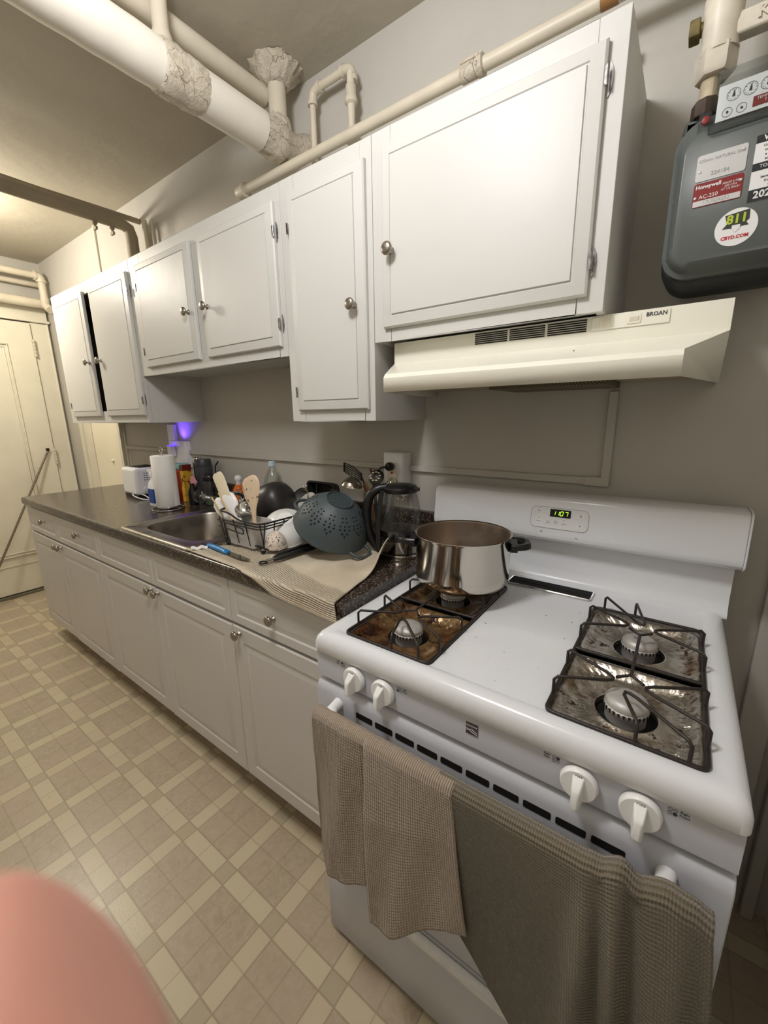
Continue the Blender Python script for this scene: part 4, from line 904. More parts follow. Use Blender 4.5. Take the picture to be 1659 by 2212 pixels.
# meter fittings
fm = simple('chipped_cream_fitting', srgb(212, 204, 188), 0.4, var=0.12, vs=22, bump=0.3, bs=30)
mb_ = thing('meter_bar', 'cream-painted cast pipe fitting and bar above the gas meter', 'pipe fitting', (0.59, -0.18, 1.95))
b = MB(); b.lathe([(0.021, 1.935), (0.023, 1.94), (0.023, 1.958), (0.019, 1.962)], (0.587, -0.175, 0), 'z', 8); b.build('union_nut', simple('rusty_nut', srgb(70, 56, 44), 0.7, var=0.4, vs=40), mb_)
b = MB(); b.lathe([(0.0155, 1.955), (0.0155, 2.0)], (0.589, -0.175, 0), 'z', 24); b.build('nipple', simple('peeling_pipe', srgb(198, 182, 152), 0.6, var=0.2, vs=30), mb_)
b = MB(); b.lathe([(0.029, 1.995), (0.033, 2.0), (0.033, 2.035)], (0.593, -0.175, 0), 'z', 6); b.lathe([(0.031, 2.03), (0.028, 2.05), (0.030, 2.07), (0.031, 2.12)], (0.595, -0.175, 0), 'z', 28); b.lathe([(0.029, 2.115), (0.028, 2.2), (0.028, 2.45)], (0.598, -0.175, 0), 'z', 28); b.build('riser_fitting', fm, mb_, smooth=35)
b = MB(); b.loft([[(x, -0.175+yy, 2.062+zz+(x-0.61)*0.0) for yy, zz in ((-0.014, -0.017), (-0.018, 0.0), (-0.014, 0.017), (0.014, 0.017), (0.018, 0), (0.014, -0.017))] for x in (0.605, 0.64, 0.95)]); b.build('cross_bar', fm, mb_, smooth=30, bevel=0.003)
text('cast_lettering', 'K-6', 0.026, (0.664, -0.1935, 2.062), fm, mb_, ext=0.0012, bold=0.0006)
b = MB(); b.box(0.545, 0.562, -0.19, -0.16, 2.07, 2.097); b.lathe([(0.011, 0.55), (0.011, 0.575)], (0, -0.175, 2.083), 'x', 12); b.build('square_plug', simple('corroded_brass', srgb(110, 98, 58), 0.6, metal=0.3, var=0.3, vs=60), mb_, bevel=0.002)
b = MB(); b.tube([(0.655, -0.16, 2.11), (0.64, -0.17, 2.13), (0.645, -0.17, 2.3)], 0.010, 10); b.build('rusty_bracket', simple('rust', srgb(112, 74, 48), 0.8, var=0.4, vs=40), mb_)

# ================================================================ DISH TOWEL ON THE COUNTER
tm = cloth('ribbed_tan_towel', srgb(196, 184, 164), srgb(212, 201, 182), 1, 1, 0.0)
def towel_mat():
    t = NT('tan_towel_with_ribbed_band'); uv = t.new('ShaderNodeUVMap').outputs[0]; sp = t.new('ShaderNodeSeparateXYZ'); t.link(uv, sp.inputs[0])
    v = sp.outputs[1]; band = t.ramp(v, [(0.0, 0.0), (0.03, 0.3), (0.06, 1.0), (0.26, 1.0), (0.30, 0.0), (1.0, 0.0)])
    s1 = t.math('SINE', t.math('MULTIPLY', v, 400)); s2 = t.math('SINE', t.math('MULTIPLY', sp.outputs[0], 420))
    h = t.math('MULTIPLY', band, t.math('MULTIPLY_ADD', s2, 0.15, s1)); n = t.noise(7, 4, 0.6)
    c = t.mix(t.ramp(n, [(0.3, 0.0), (0.75, 1.0)]), srgb(204, 194, 176), srgb(184, 170, 148))
    c = t.mix(t.math('MULTIPLY', t.ramp(h, [(0.0, 0.0), (1.0, 1.0)]), 0.38), c, srgb(140, 126, 108))
    sp2 = t.ramp(t.noise(90, 2), [(0.77, 0.0), (0.79, 0.8)]); c = t.mix(sp2, c, srgb(90, 80, 66))
    t.base(c); t.p.inputs['Roughness'].default_value = 0.95; t.p.inputs['Specular IOR Level'].default_value = 0.1
    b = t.bump(h, 0.8, 0.002); t.bump(t.noise(150, 4, 0.7), 0.5, 0.0015, b); return t.m
A_, B_, C_, D_ = Vector((-0.755, -0.60)), Vector((-0.36, -0.12)), Vector((-0.085, -0.30)), Vector((-0.012, -0.665))
def towel_pt(u, v):
    p = A_.lerp(D_, u).lerp(B_.lerp(C_, u), v)
    # front hem bows outward over the counter edge
    tgt = interp(u, [(0, -0.603), (0.40, -0.612), (0.55, -0.630), (0.68, -0.662), (0.85, -0.672), (1.0, -0.676)])
    p = Vector((p.x, p.y+(tgt-lerp(A_.y, D_.y, u))*(1-v)**1.5))
    z = ZT+0.0035+0.0035*(0.5+0.5*math.sin(9*u+4*v)*math.sin(5*u-7*v+1))*min(1, 3*v)
    z += 0.002*math.sin(31*u+3*v)*math.sin(17*v)
    c = max(0, u-0.80)/0.20*max(0, v-0.62)/0.38
    z += 0.075*c*c*(3-2*c)
    z += 0.012*math.exp(-((u*0.7+v*0.7-1.15)/0.05)**2)*max(0, u-0.45)
    y = p.y; e = -0.621
    if y < e:
        dd = e-y; z = z-dd*0.95+0.0; y = e-0.004-0.10*dd
    return (p.x, y, z)
b = MB(); b.grid(towel_pt, 90, 80)
tag(b.build('dish_towel', towel_mat(), smooth=180, solid=0.003), 'tan cotton towel with ribbed border spread under the dish rack, hanging over the counter edge', 'towel')

# ================================================================ DISH RACK
RZ = ZT+0.008
rk = thing('dish_rack', 'black wire dish rack on the tan towel beside the sink', 'dish rack', (-0.57, -0.33, RZ))
wr = 0.0024
def rim(z, infl, dip=False):
    pts = rrect(-0.69-infl, -0.452+infl, -0.505-infl, -0.135+infl, z, 0.03, 5); out = []
    for x, y, zz in pts: out.append((x, y, zz))
    return out
b = MB()
# top rim with a raised wavy grip on the left part of the front and the left end
R = resample(rim(1.043, 0.0), 120)
def wave(p):
    k = 0.0
    if p.y < -0.47: t = (p.x+0.69)/0.24; k = 1/(1+math.exp((t-0.40)*16))
    elif p.x < -0.66: t = (p.y+0.505)/0.37; k = 1/(1+math.exp((t-0.25)*18))
    return Vector((p.x, p.y, p.z+0.022*k))
b.tube([wave(p) for p in R], 0.0032, 8, closed=True)
b.build('top_rim', M['matblack'], rk)
b = MB()
for z in (1.033, 1.024): b.tube(rim(z, -0.002), wr, 6, closed=True)
b.tube([(-0.690, -0.506, 1.03), (-0.56, -0.506, 1.018), (-0.545, -0.506, 1.016), (-0.543, -0.506, 1.0), (-0.55, -0.506, 0.998), (-0.685, -0.506, 1.008)], wr, 6)
b.build('side_wires', M['matblack'], rk)
b = MB()
fz = 0.957
for x in (-0.682, -0.455, -0.535, -0.60): b.tube([(x, -0.504, 1.042), (x*0.96-0.018, -0.492, fz), (x*0.96-0.018, -0.148, fz), (x, -0.137, 1.042)], wr, 6)
for k in range(9):
    y = -0.485+k*0.041; b.tube([(-0.689, y, 1.042), (-0.672, y, fz), (-0.470, y, fz), (-0.453, y, 1.042)], wr, 6)
for k in range(14): y = -0.48+k*0.0245; b.tube([(-0.67, y, fz), (-0.472, y, fz)], 0.0019, 6)
b.build('basket_wires', M['matblack'], rk)
for (x, y) in ((-0.665, -0.488), (-0.470, -0.488), (-0.665, -0.155), (-0.470, -0.155)):
    b = MB(); sx = 0.012
    b.tube([(x-0.03, y, fz), (x-0.013, y, fz-0.002), (x-sx, y, RZ+0.008), (x-0.004, y, RZ+0.002), (x+0.004, y, RZ+0.002), (x+sx, y, RZ+0.008), (x+0.013, y, fz-0.002), (x+0.03, y, fz)], wr, 6)
    b.lathe([(0.0055, RZ-0.003), (0.007, RZ+0.004), (0.005, RZ+0.009)], (x, y, 0), 'z', 12); b.build('foot', M['black'], rk)
# caddy with utensils
b = MB(); cz0, cz1 = 0.946, 1.034
def cad(i, z): return rrect(-0.668+i, -0.500-i, -0.498+i*0.6, -0.418-i*0.6, z, 0.014, 5)
b.loft([cad(0.012, cz0), cad(0.0, cz1), cad(-0.004, cz1+0.003), cad(-0.004, cz1+0.005), cad(0.003, cz1+0.004), cad(0.0145, cz0+0.003)], True, True)
tag(b.build('utensil_caddy', M['frost'], smooth=50), 'frosted white plastic utensil caddy at the front of the dish rack', 'caddy')
# tools standing in the caddy
def paddle(name, mat, foot, top, outline, side, thick, label, cat, handle_r=0.006, bowl=0.0, group=None):
    foot, top = Vector(foot), Vector(top); ax = (top-foot).normalized(); L = (top-foot).length
    s_ = (Vector(side)-ax*Vector(side).dot(ax)).normalized(); n = ax.cross(s_)
    b = MB(); loops = []
    for t, wl, wr_, th in outline:
        c = foot+ax*(L*t)+n*bowl*math.sin(PI*max(0, (t-0.6)/0.4)) 
        l = []
        for k in range(14):
            a = 2*PI*k/14; x = math.cos(a); x = x*(wr_ if x > 0 else wl); l.append(c+s_*x+n*math.sin(a)*th)
        loops.append(l)
    b.loft(loops); return tag(b.build(name, mat, smooth=60), label, cat, group)
def speck(name, base, dark, sc=55, th_=0.63):
    t = NT(name); v = t.ramp(t.noise(sc, 3, 0.6), [(th_, 0.0), (th_+0.03, 1.0)]); t.base(t.mix(v, base, dark)); t.p.inputs['Roughness'].default_value = 0.6; return t.m
paddle('mixing_spoon', speck('speckled_cream_silicone', srgb(224, 200, 172), srgb(120, 86, 62)), (-0.548, -0.455, 0.955), (-0.552, -0.45, 1.194), [(0, 0.007, 0.007, 0.005), (0.4, 0.008, 0.008, 0.005), (0.52, 0.014, 0.012, 0.004), (0.65, 0.030, 0.022, 0.004), (0.78, 0.038, 0.030, 0.004), (0.88, 0.036, 0.032, 0.004), (0.94, 0.026, 0.028, 0.004), (0.98, 0.008, 0.022, 0.0035), (1.0, -0.008, 0.014, 0.002)], (1, 0.35, 0), 0.004, 'speckled cream slant-topped spoon standing in the utensil caddy', 'spoon')
paddle('spatula', simple('cream_silicone', srgb(226, 214, 186), 0.5), (-0.618, -0.46, 0.955), (-0.735, -0.462, 1.19), [(0, 0.006, 0.006, 0.005), (0.5, 0.007, 0.007, 0.005), (0.6, 0.018, 0.018, 0.003), (0.66, 0.022, 0.021, 0.003), (0.9, 0.023, 0.023, 0.0025), (0.97, 0.023, 0.020, 0.002), (1.0, 0.015, 0.014, 0.002)], (0.9, 0.4, 0.3), 0.003, 'plain cream square-ended spatula leaning left in the utensil caddy', 'spatula')
for i, (ft, tp, lb_) in enumerate((((-0.60, -0.47, 0.955), (-0.733, -0.475, 1.098), 'white plastic spoon leaning lowest over the left of the rack'), ((-0.585, -0.455, 0.955), (-0.700, -0.458, 1.122), 'white plastic spoon leaning just below the plain cream spatula'))):
    paddle('plastic_spoon', M['plasticw'], ft, tp, [(0, 0.008, 0.008, 0.004), (0.45, 0.009, 0.009, 0.005), (0.58, 0.018, 0.017, 0.005), (0.75, 0.028, 0.027, 0.006), (0.9, 0.026, 0.025, 0.006), (0.97, 0.015, 0.015, 0.004), (1.0, 0.004, 0.004, 0.002)], (0.75, 0.6, 0.45), 0.003, lb_, 'spoon', group='white plastic spoons')
for i, (ft, tp) in enumerate((((-0.60, -0.49, 0.958), (-0.728, -0.497, 1.106)), ((-0.58, -0.485, 0.958), (-0.693, -0.49, 1.124)))):
    b = MB(); b.tube([ft, tp], [0.0018, 0.0028], 8); tag(b.build('chopstick', simple('bamboo', srgb(206, 176, 120), 0.6) if i == 0 else bpy.data.materials['bamboo']), 'thin bamboo chopstick poking out over the left end of the rack', 'chopstick', 'bamboo chopsticks')
b = MB(); b.grid(lambda u, v: (-0.655+0.10*(u-0.5)+0.01*math.sin(9*v), -0.44+0.02*math.sin(7*u+3*v), 1.062+0.05*(v-0.5)-0.015*math.sin(PI*u)*math.cos(6*v)+0.012*math.cos(8*u)), 16, 16)
tag(b.build('metal_ladle', M['chrome'], smooth=180, solid=0.0015), 'bent shiny metal utensil head lying among the white spoons', 'utensil')
# crockery
def bowl_obj(name, mat, c, axis, r, h, label, cat, th=0.003, prof=None, group=None, seg=48):
    # axis points from the rim towards the base
    q = Vector(axis).normalized().to_track_quat('Z', 'Y').to_matrix().to_4x4(); b = MB(); b.T = Matrix.Translation(c) @ q
    prof = prof or [(1.0, 0.0), (0.985, 0.12), (0.93, 0.35), (0.80, 0.62), (0.58, 0.85), (0.38, 0.96), (0.36, 1.0), (0.33, 1.0), (0.32, 0.97), (0.0, 0.97)]
    out = [(r*a, h*z) for a, z in prof]; inn = [((r-th)*a, (h-th)*z) for a, z in prof if z < 0.9]+[(0.0, h*0.9)]
    b.lathe(list(reversed(inn))+[(r+0.001, -0.001)]+out, (0, 0, 0), 'z', seg, False, False); b.T = Matrix.Identity(4)
    return tag(b.build(name, mat, smooth=50), label, cat, group)
nb = bowl_obj('saucepan', simple('matte_black_nonstick', srgb(44, 40, 40), 0.38), (-0.70, -0.27, 1.035), (0.80, 0.10, 0.40), 0.082, 0.115, 'black non-stick round pan tipped on its side at the back of the rack', 'pan', prof=[(1.04, 0.0), (1.04, 0.03), (1.0, 0.05), (1.0, 0.35), (0.95, 0.6), (0.82, 0.82), (0.55, 0.96), (0.0, 1.0)])
b = MB(); q = Vector((0.80, 0.10, 0.40)).normalized().to_track_quat('Z', 'Y').to_matrix().to_4x4(); b.T = Matrix.Translation((-0.70, -0.27, 1.035)) @ q; b.lathe([(0.0845, -0.012), (0.087, -0.008), (0.0845, -0.005)], (0, 0, 0), 'z', 48, False, False); b.T = Matrix.Identity(4); b.build('rim_band', M['chrome'], nb)
bowl_obj('serving_bowl', M['white'], (-0.492, -0.365, 0.99), (0.28, -0.30, 0.62), 0.086, 0.062, 'large white bowl tilted upside down in the right of the rack', 'bowl')
pl = bowl_obj('plate', simple('cream_stoneware', srgb(214, 210, 200), 0.3), (-0.545, -0.235, 1.02), (0.25, 0.62, -0.45), 0.088, 0.018, 'grey-white plate leaning upright behind the white bowl', 'plate', prof=[(1.0, 0.0), (0.97, 0.25), (0.72, 0.8), (0.68, 1.0), (0.0, 1.0)])
sieve = simple('steel_mesh', srgb(128, 126, 122), 0.5, metal=0.6, bump=0.8, bs=300)
st = bowl_obj('strainer', sieve, (-0.605, -0.19, 1.055), (0.1, 0.75, -0.45), 0.05, 0.03, 'small grey mesh strainer standing behind the plate', 'strainer')
b = MB(); q = Vector((0.1, 0.75, -0.45)).normalized().to_track_quat('Z', 'Y').to_matrix().to_4x4(); b.T = Matrix.Translation((-0.605, -0.19, 1.055)) @ q; b.tube([(0.052*math.cos(a), 0.052*math.sin(a), -0.002) for a in [2*PI*k/36 for k in range(36)]], 0.003, 8, closed=True); b.tube([(0.0, 0.052, 0), (-0.012, 0.066, 0), (0.012, 0.066, 0), (0, 0.052, 0)], 0.002, 6); b.T = Matrix.Identity(4); b.build('strainer_rim', M['hinge'], st)
cup = bowl_obj('cup', speck('speckled_cup_glaze', srgb(232, 218, 202), srgb(40, 36, 40), 170, 0.58), (-0.452, -0.447, 0.962), (0.12, -0.1, 0.55), 0.036, 0.048, 'small cream cup with dark specks upside down at the front right of the rack', 'cup')
b = MB(); b.loft([[(x, y, z) for x, y, z in [(-0.655, -0.135+0.0, 0.0)]] for _ in ()] or [yr(-0.655, -0.495, 0.955, 1.122, -0.098, 0.022), yr(-0.655, -0.495, 0.955, 1.122, -0.101, 0.022), yr(-0.648, -0.502, 0.962, 1.115, -0.101, 0.018), yr(-0.64, -0.51, 0.97, 1.107, -0.058, 0.018), yr(-0.643, -0.507, 0.967, 1.110, -0.056, 0.018), yr(-0.655, -0.495, 0.955, 1.122, -0.098, 0.022)][1:], False, False)
b.loft([yr(-0.64, -0.51, 0.97, 1.107, -0.056, 0.018), yr(-0.64, -0.51, 0.97, 1.107, -0.0575, 0.018)]); b.box(-0.52, -0.478, -0.10, -0.085, 0.985, 1.095)
tag(b.build('loaf_pan', M['matblack'], smooth=40), 'black rectangular baking tin standing on edge against the back wall', 'baking tin')
# colander
cm = simple('slate_plastic', srgb(66, 76, 80), 0.5, bump=0.05)
AX = Vector((0.44, -0.08, 0.87)).normalized(); CC = Vector((-0.298, -0.335, 1.019)); q = AX.to_track_quat('Z', 'Y').to_matrix().to_4x4()
lx = (Vector((0.89, 0, -0.45))-AX*Vector((0.89, 0, -0.45)).dot(AX)).normalized(); ly = AX.cross(lx)
CT = Matrix((lx, ly, AX)).transposed().to_4x4(); CT.translation = CC
b = MB(); b.T = CT
def col_prof(t):  # t 0 rim .. 1 base
    return [(0.131, -0.004), (0.133, 0.0), (0.131, 0.004), (0.127, 0.015), (0.121, 0.035), (0.110, 0.058), (0.094, 0.08), (0.072, 0.098), (0.052, 0.109), (0.046, 0.112), (0.046, 0.118), (0.043, 0.118), (0.042, 0.113), (0.0, 0.113)]
loops = []
for r, h in col_prof(0)+[(0.0, 0.110), (0.05, 0.106), (0.09, 0.077), (0.117, 0.035), (0.127, 0.0), (0.131, -0.004)]:
    loops.append([(max(r, 1e-4)*math.cos(2*PI*k/64), 0.93*max(r, 1e-4)*math.sin(2*PI*k/64), h) for k in range(64)])
b.loft(loops, False, False); b.T = Matrix.Identity(4)
co = b.build('colander', cm, smooth=60); tag(co, 'slate-grey plastic colander turned upside down on the tan towel', 'colander')
for s_ in (1, -1):
    b = MB(); b.T = CT; b.tube([(s_*(0.126+0.0), -0.034, 0.002)]+bez([(s_*0.132, -0.036, 0.002), (s_*0.156, -0.028, 0.002), (s_*0.166, 0, 0.002), (s_*0.156, 0.028, 0.002), (s_*0.132, 0.036, 0.002)], 20)+[(s_*0.126, 0.034, 0.002)], 0.0055, 10); b.T = Matrix.Identity(4); b.build('handle', cm, co)
b = MB(); rnd = random.Random(3)
def hole(theta, h, r=0.0032):
    pr = [(0.121, 0.035), (0.110, 0.058), (0.094, 0.08), (0.072, 0.098), (0.052, 0.109)]
    for (r0, h0), (r1, h1) in zip(pr, pr[1:]):
        if h <= h1: break
    t = (h-h0)/(h1-h0); R_ = r0+(r1-r0)*t; nrm = Vector((h1-h0, 0, r0-r1)).normalized()
    P_ = Vector((R_*math.cos(theta), 0.93*R_*math.sin(theta), h)); N_ = Vector((nrm.x*math.cos(theta), nrm.x*math.sin(theta)/0.93, nrm.z)).normalized()
    b.T = CT @ Matrix.Translation(P_+N_*0.0001) @ N_.to_track_quat('Z', 'Y').to_matrix().to_4x4(); b.lathe([(r, -0.001), (r, 0.0005)], (0, 0, 0), 'z', 10)
for k in range(12):
    t0 = 2*PI*k/12
    for j, (hh, n_) in enumerate(((0.052, 1), (0.060, 2), (0.070, 3), (0.079, 3), (0.088, 2), (0.096, 2))):
        for m_ in range(n_): hole(t0+(m_-(n_-1)/2)*0.16, hh, 0.0034 if j < 3 else 0.0028)
b.T = Matrix.Identity(4); b.build('side_holes', M['dark'], co, smooth=0); b = MB()
for ring in range(1, 6):
    for m_ in range(ring*6):
        a = 2*PI*m_/(ring*6); b.T = CT @ Matrix.Translation((ring*0.0072*math.cos(a), 0.93*ring*0.0072*math.sin(a), 0.1133)); b.lathe([(0.0016, -0.0004), (0.0016, 0.0003)], (0, 0, 0), 'z', 8)
b.T = Matrix.Identity(4); b.build('base_holes', M['dark'], co, smooth=0)

# knife, tongs, scrap
kn = thing('kitchen_knife', 'small kitchen knife with a bright blue handle lying on the tan towel', 'knife', (-0.57, -0.555, ZT+0.01))
K0, K1 = Vector((-0.700, -0.547, ZT+0.014)), Vector((-0.44, -0.562, ZT+0.012)); kd = (K1-K0).normalized(); ks = Vector((-kd.y, kd.x, 0))
b = MB(); loops = []
for t, wl, wr_, th in ((0.0, 0.006, 0.006, 0.004), (0.02, 0.010, 0.010, 0.008), (0.15, 0.012, 0.010, 0.009), (0.35, 0.009, 0.009, 0.0085), (0.46, 0.009, 0.013, 0.008), (0.5, 0.010, 0.015, 0.006), (0.51, 0.008, 0.008, 0.003)):
    c0 = K0.lerp(K1, t); loops.append([c0+ks*((wl if math.cos(a) > 0 else wr_)*math.cos(a))+Vector((0, 0, th*math.sin(a))) for a in [2*PI*k/16 for k in range(16)]])
b.loft(loops); b.build('handle', simple('blue_handle', srgb(28, 116, 180), 0.35), kn, smooth=60)
b = MB(); bl = []
for t, up, dn in ((0.5, 0.007, 0.013), (0.65, 0.008, 0.014), (0.8, 0.008, 0.013), (0.92, 0.006, 0.008), (1.0, 0.002, 0.0)):
    c0 = K0.lerp(K1, t); bl.append((c0+ks*up, c0-ks*dn))
b.loft([[a+Vector((0, 0, 0.001)), c2+Vector((0, 0, 0.0002)), c2-Vector((0, 0, 0.0002)), a-Vector((0, 0, 0.001))] for a, c2 in bl]); b.build('blade', M['steel'], kn, smooth=30)
tg = thing('tongs', 'black-handled kitchen tongs with a hanging ring, lying on the towel beside the rack', 'tongs', (-0.37, -0.46, ZT+0.02))
T0 = Vector((-0.385, -0.555, ZT+0.014)); T1 = Vector((-0.345, -0.30, ZT+0.022)); td = (T1-T0).normalized(); ts = Vector((td.y, -td.x, 0))
b = MB(); b.tube([T0+td*0.0+Vector((0.011*math.cos(a), 0.011*math.sin(a), 0)) for a in [2*PI*k/20 for k in range(20)]], 0.003, 8, closed=True); b.build('hanging_ring', M['black'], tg)
b = MB(); b.tube([T0+td*0.011, T0+td*0.04], 0.006, 10); b.build('hinge_joint', M['chrome'], tg)
for s_ in (1, -1):
    b = MB(); b.tube([T0+td*0.035+ts*0.004*s_, T0+td*0.06+ts*0.010*s_+Vector((0, 0, 0.003)), T0+td*0.15+ts*0.017*s_+Vector((0, 0, 0.004)), T0+td*0.24+ts*0.018*s_+Vector((0, 0, 0.004))], [0.005, 0.0085, 0.008, 0.006], 10); b.build('arm', M['black'], tg)
b = MB(); b.grid(lambda u, v: (-0.722+0.03*v+0.012*u, -0.60+0.045*v-0.006*u, ZT+0.008+0.010*math.sin(PI*u)+0.003*math.sin(12*v)), 6, 16); tag(b.build('tissue_scrap', M['paper'], smooth=180, solid=0.001), 'crumpled white scrap of paper at the left corner of the tan towel', 'paper scrap')

# ================================================================ KETTLE, CROCK
ke = thing('electric_kettle', 'glass electric kettle with black lid and handle between the colander and the pot', 'kettle', (-0.098, -0.212, ZT))
kx, ky = -0.098, -0.212
b = MB(); b.lathe([(0.070, ZT), (0.072, ZT+0.004), (0.071, ZT+0.014), (0.069, ZT+0.0165)], (kx, ky, 0), 'z', 48); b.build('power_base', M['steel'], ke)
b = MB(); b.lathe([(0.070, ZT+0.017), (0.070, ZT+0.020), (0.0715, ZT+0.0205), (0.0715, ZT+0.060), (0.070, ZT+0.061)], (kx, ky, 0), 'z', 48); b.build('steel_band', M['steel'], ke)
b = MB(); b.lathe([(0.0722, ZT+0.016), (0.0722, ZT+0.020)], (kx, ky, 0), 'z', 48); b.lathe([(0.0715, ZT+0.060), (0.0715, ZT+0.0645), (0.070, ZT+0.0655)], (kx, ky, 0), 'z', 48); b.build('black_trim', M['black'], ke)
b = MB(); b.lathe([(0.0695, ZT+0.064), (0.0695, ZT+0.11), (0.066, ZT+0.15), (0.058, ZT+0.19), (0.051, ZT+0.215)], (kx, ky, 0), 'z', 48, False, False); b.build('glass_body', M['glass'], ke, smooth=60)
b = MB(); b.lathe([(0.0, ZT+0.090), (0.0685, ZT+0.090), (0.0685, ZT+0.066)], (kx, ky, 0), 'z', 48, False, False); b.build('water', M['water'], ke)
b = MB(); b.lathe([(0.053, ZT+0.212), (0.056, ZT+0.216), (0.057, ZT+0.226), (0.050, ZT+0.234), (0.025, ZT+0.239), (0.0, ZT+0.240)], (kx, ky, 0), 'z', 48); b.box(kx+0.03, kx+0.066, ky-0.012, ky+0.012, ZT+0.219, ZT+0.23); b.build('lid', M['black'], ke, smooth=40)
hdr = Vector((-0.81, -0.585, 0))
b = MB(); pts = [hdr*0.045+Vector((0, 0, 0.228)), hdr*0.075+Vector((0, 0, 0.222)), hdr*0.100+Vector((0, 0, 0.20)), hdr*0.112+Vector((0, 0, 0.155)), hdr*0.112+Vector((0, 0, 0.11)), hdr*0.102+Vector((0, 0, 0.065)), hdr*0.085+Vector((0, 0, 0.032)), hdr*0.066+Vector((0, 0, 0.018))]
pp = bez(pts, 28); b.tube([Vector((kx, ky, ZT))+p for p in pp], [lerp(0.013, 0.0155, math.sin(PI*i/28)) for i in range(29)], 14); b.build('handle', M['black'], ke, smooth=60)
b = MB(); loops = []
for k in range(12):
    t = k/11; z = ZT+0.02+0.20*t; rr_ = interp(z-ZT, [(0, 0.0725), (0.11, 0.0725), (0.15, 0.069), (0.19, 0.061), (0.23, 0.054)]); a0 = math.atan2(hdr.y, hdr.x)
    loops.append([(kx+(rr_)*math.cos(a0+da), ky+(rr_)*math.sin(a0+da), z) for da in (-0.34, -0.2, 0, 0.2, 0.34)]+[(kx+(rr_+0.012)*math.cos(a0+da), ky+(rr_+0.012)*math.sin(a0+da), z) for da in (0.25, 0, -0.25)])
b.loft(loops); b.build('handle_spine', M['black'], ke, smooth=50)
b = MB(); b.tube([(kx+0.03+0.012*math.cos(a), ky-0.045, ZT+0.203+0.008*math.sin(a)) for a in [2*PI*k/16 for k in range(16)]], 0.0013, 6, closed=True); b.build('lid_spring', M['chrome'], ke)
cx, cy = -0.272, -0.098
b = MB(); b.lathe([(0.0, ZT+0.004), (0.046, ZT+0.004), (0.048, ZT+0.01), (0.058, ZT+0.178), (0.060, ZT+0.180), (0.061, ZT+0.178), (0.051, ZT+0.008), (0.049, ZT+0.001), (0, ZT+0.001)], (cx, cy, 0), 'z', 40, False, False)
tag(b.build('utensil_jar', M['glass'], smooth=50), 'clear glass jar crowded with cooking utensils behind the kettle', 'jar')
WD = simple('dark_wood', srgb(104, 70, 44), 0.6, var=0.15, vs=30); BN = simple('black_nylon', srgb(30, 26, 25), 0.4)
paddle('wooden_spoon', WD, (-0.262, -0.11, ZT+0.012), (-0.318, -0.118, 1.145), [(0, 0.006, 0.006, 0.005), (0.3, 0.006, 0.006, 0.005), (0.45, 0.009, 0.009, 0.005), (0.65, 0.016, 0.016, 0.004), (0.85, 0.018, 0.018, 0.004), (0.95, 0.014, 0.014, 0.003), (1, 0.006, 0.006, 0.003)], (0.9, -0.3, 0), 0.003, 'brown wooden spatula inside the glass utensil jar', 'spatula')
def headed(name, foot, neck, mat, label, cat, hm=None):
    t = thing(name, label, cat, foot, 'cooking utensils in the glass jar'); b = MB(); b.tube([foot, neck], [0.0045, 0.0035], 8); b.build('handle', mat, t); return t
t = headed('slotted_turner', (-0.255, -0.09, ZT+0.014), (-0.352, -0.10, 1.16), BN, 'black slotted turner fanning out furthest left from the glass jar', 'turner')
b = MB(); o1 = Vector((-0.352, -0.10, 1.158)); dv = Vector((-0.085, 0.0, 0.032)); sv_ = Vector((0.012, -0.012, 0.030))
for k in range(6):
    f0 = k/5-0.5; b.tube([o1+sv_*f0*0.9, o1+dv*0.5+sv_*f0*1.5, o1+dv+sv_*f0*1.2], 0.0022, 6)
b.tube([o1+sv_*-0.5, o1+sv_*0.5], 0.003, 6); b.tube([o1+dv+sv_*-0.62, o1+dv+sv_*0.62], 0.0035, 6); b.build('slotted_head', BN, t)
t = headed('ladle', (-0.262, -0.08, ZT+0.014), (-0.33, -0.115, 1.13), M['steel'], 'steel ladle with its bowl hanging left of the glass jar', 'ladle')
b = MB(); b.T = Matrix.Translation((-0.375, -0.13, 1.128)) @ Matrix.Rotation(math.radians(15), 4, 'Y'); b.lathe([(0.0, 0.028), (0.02, 0.026), (0.034, 0.016), (0.042, 0.0), (0.0405, 0.0), (0.033, 0.0145), (0.02, 0.0245), (0, 0.0265)], (0, 0, 0), 'z', 32, False, False); b.T = Matrix.Identity(4); b.build('ladle_bowl', M['steel'], t, smooth=60)
t = headed('slotted_spoon', (-0.29, -0.09, ZT+0.014), (-0.275, -0.12, 1.14), BN, 'black slotted spoon with pale holes rising from the middle of the glass jar', 'slotted spoon')
b = MB(); q = Vector((0.25, -0.8, 0.5)).normalized().to_track_quat('Z', 'X').to_matrix().to_4x4(); b.T = Matrix.Translation((-0.262, -0.125, 1.166)) @ q; b.lathe([(0, 0.010), (0.018, 0.008), (0.030, 0.0), (0.029, -0.002), (0.018, 0.006), (0, 0.008)], (0, 0, 0), 'z', 32, False, False); b.T = Matrix.Identity(4); hdm = b.build('spoon_head', BN, t, smooth=60)
b = MB(); b.T = Matrix.Translation((-0.262, -0.125, 1.166)) @ q
for k in range(9): 
    a = 2*PI*k/9; b.loft([rrect(0.017*math.cos(a)-0.002, 0.017*math.cos(a)+0.002, 0.017*math.sin(a)-0.0045, 0.017*math.sin(a)+0.0045, z, 0.0018, 3) for z in (0.0085, 0.0105)])
b.T = Matrix.Identity(4); b.build('slots', simple('cream_holes', srgb(196, 180, 150), 0.6), hdm, smooth=0)
t = headed('spatula', (-0.28, -0.075, ZT+0.014), (-0.318, -0.085, 1.19), simple('red_plastic', srgb(112, 30, 30), 0.4), 'dark red plastic handle tip poking up among the utensils in the glass jar', 'spatula')
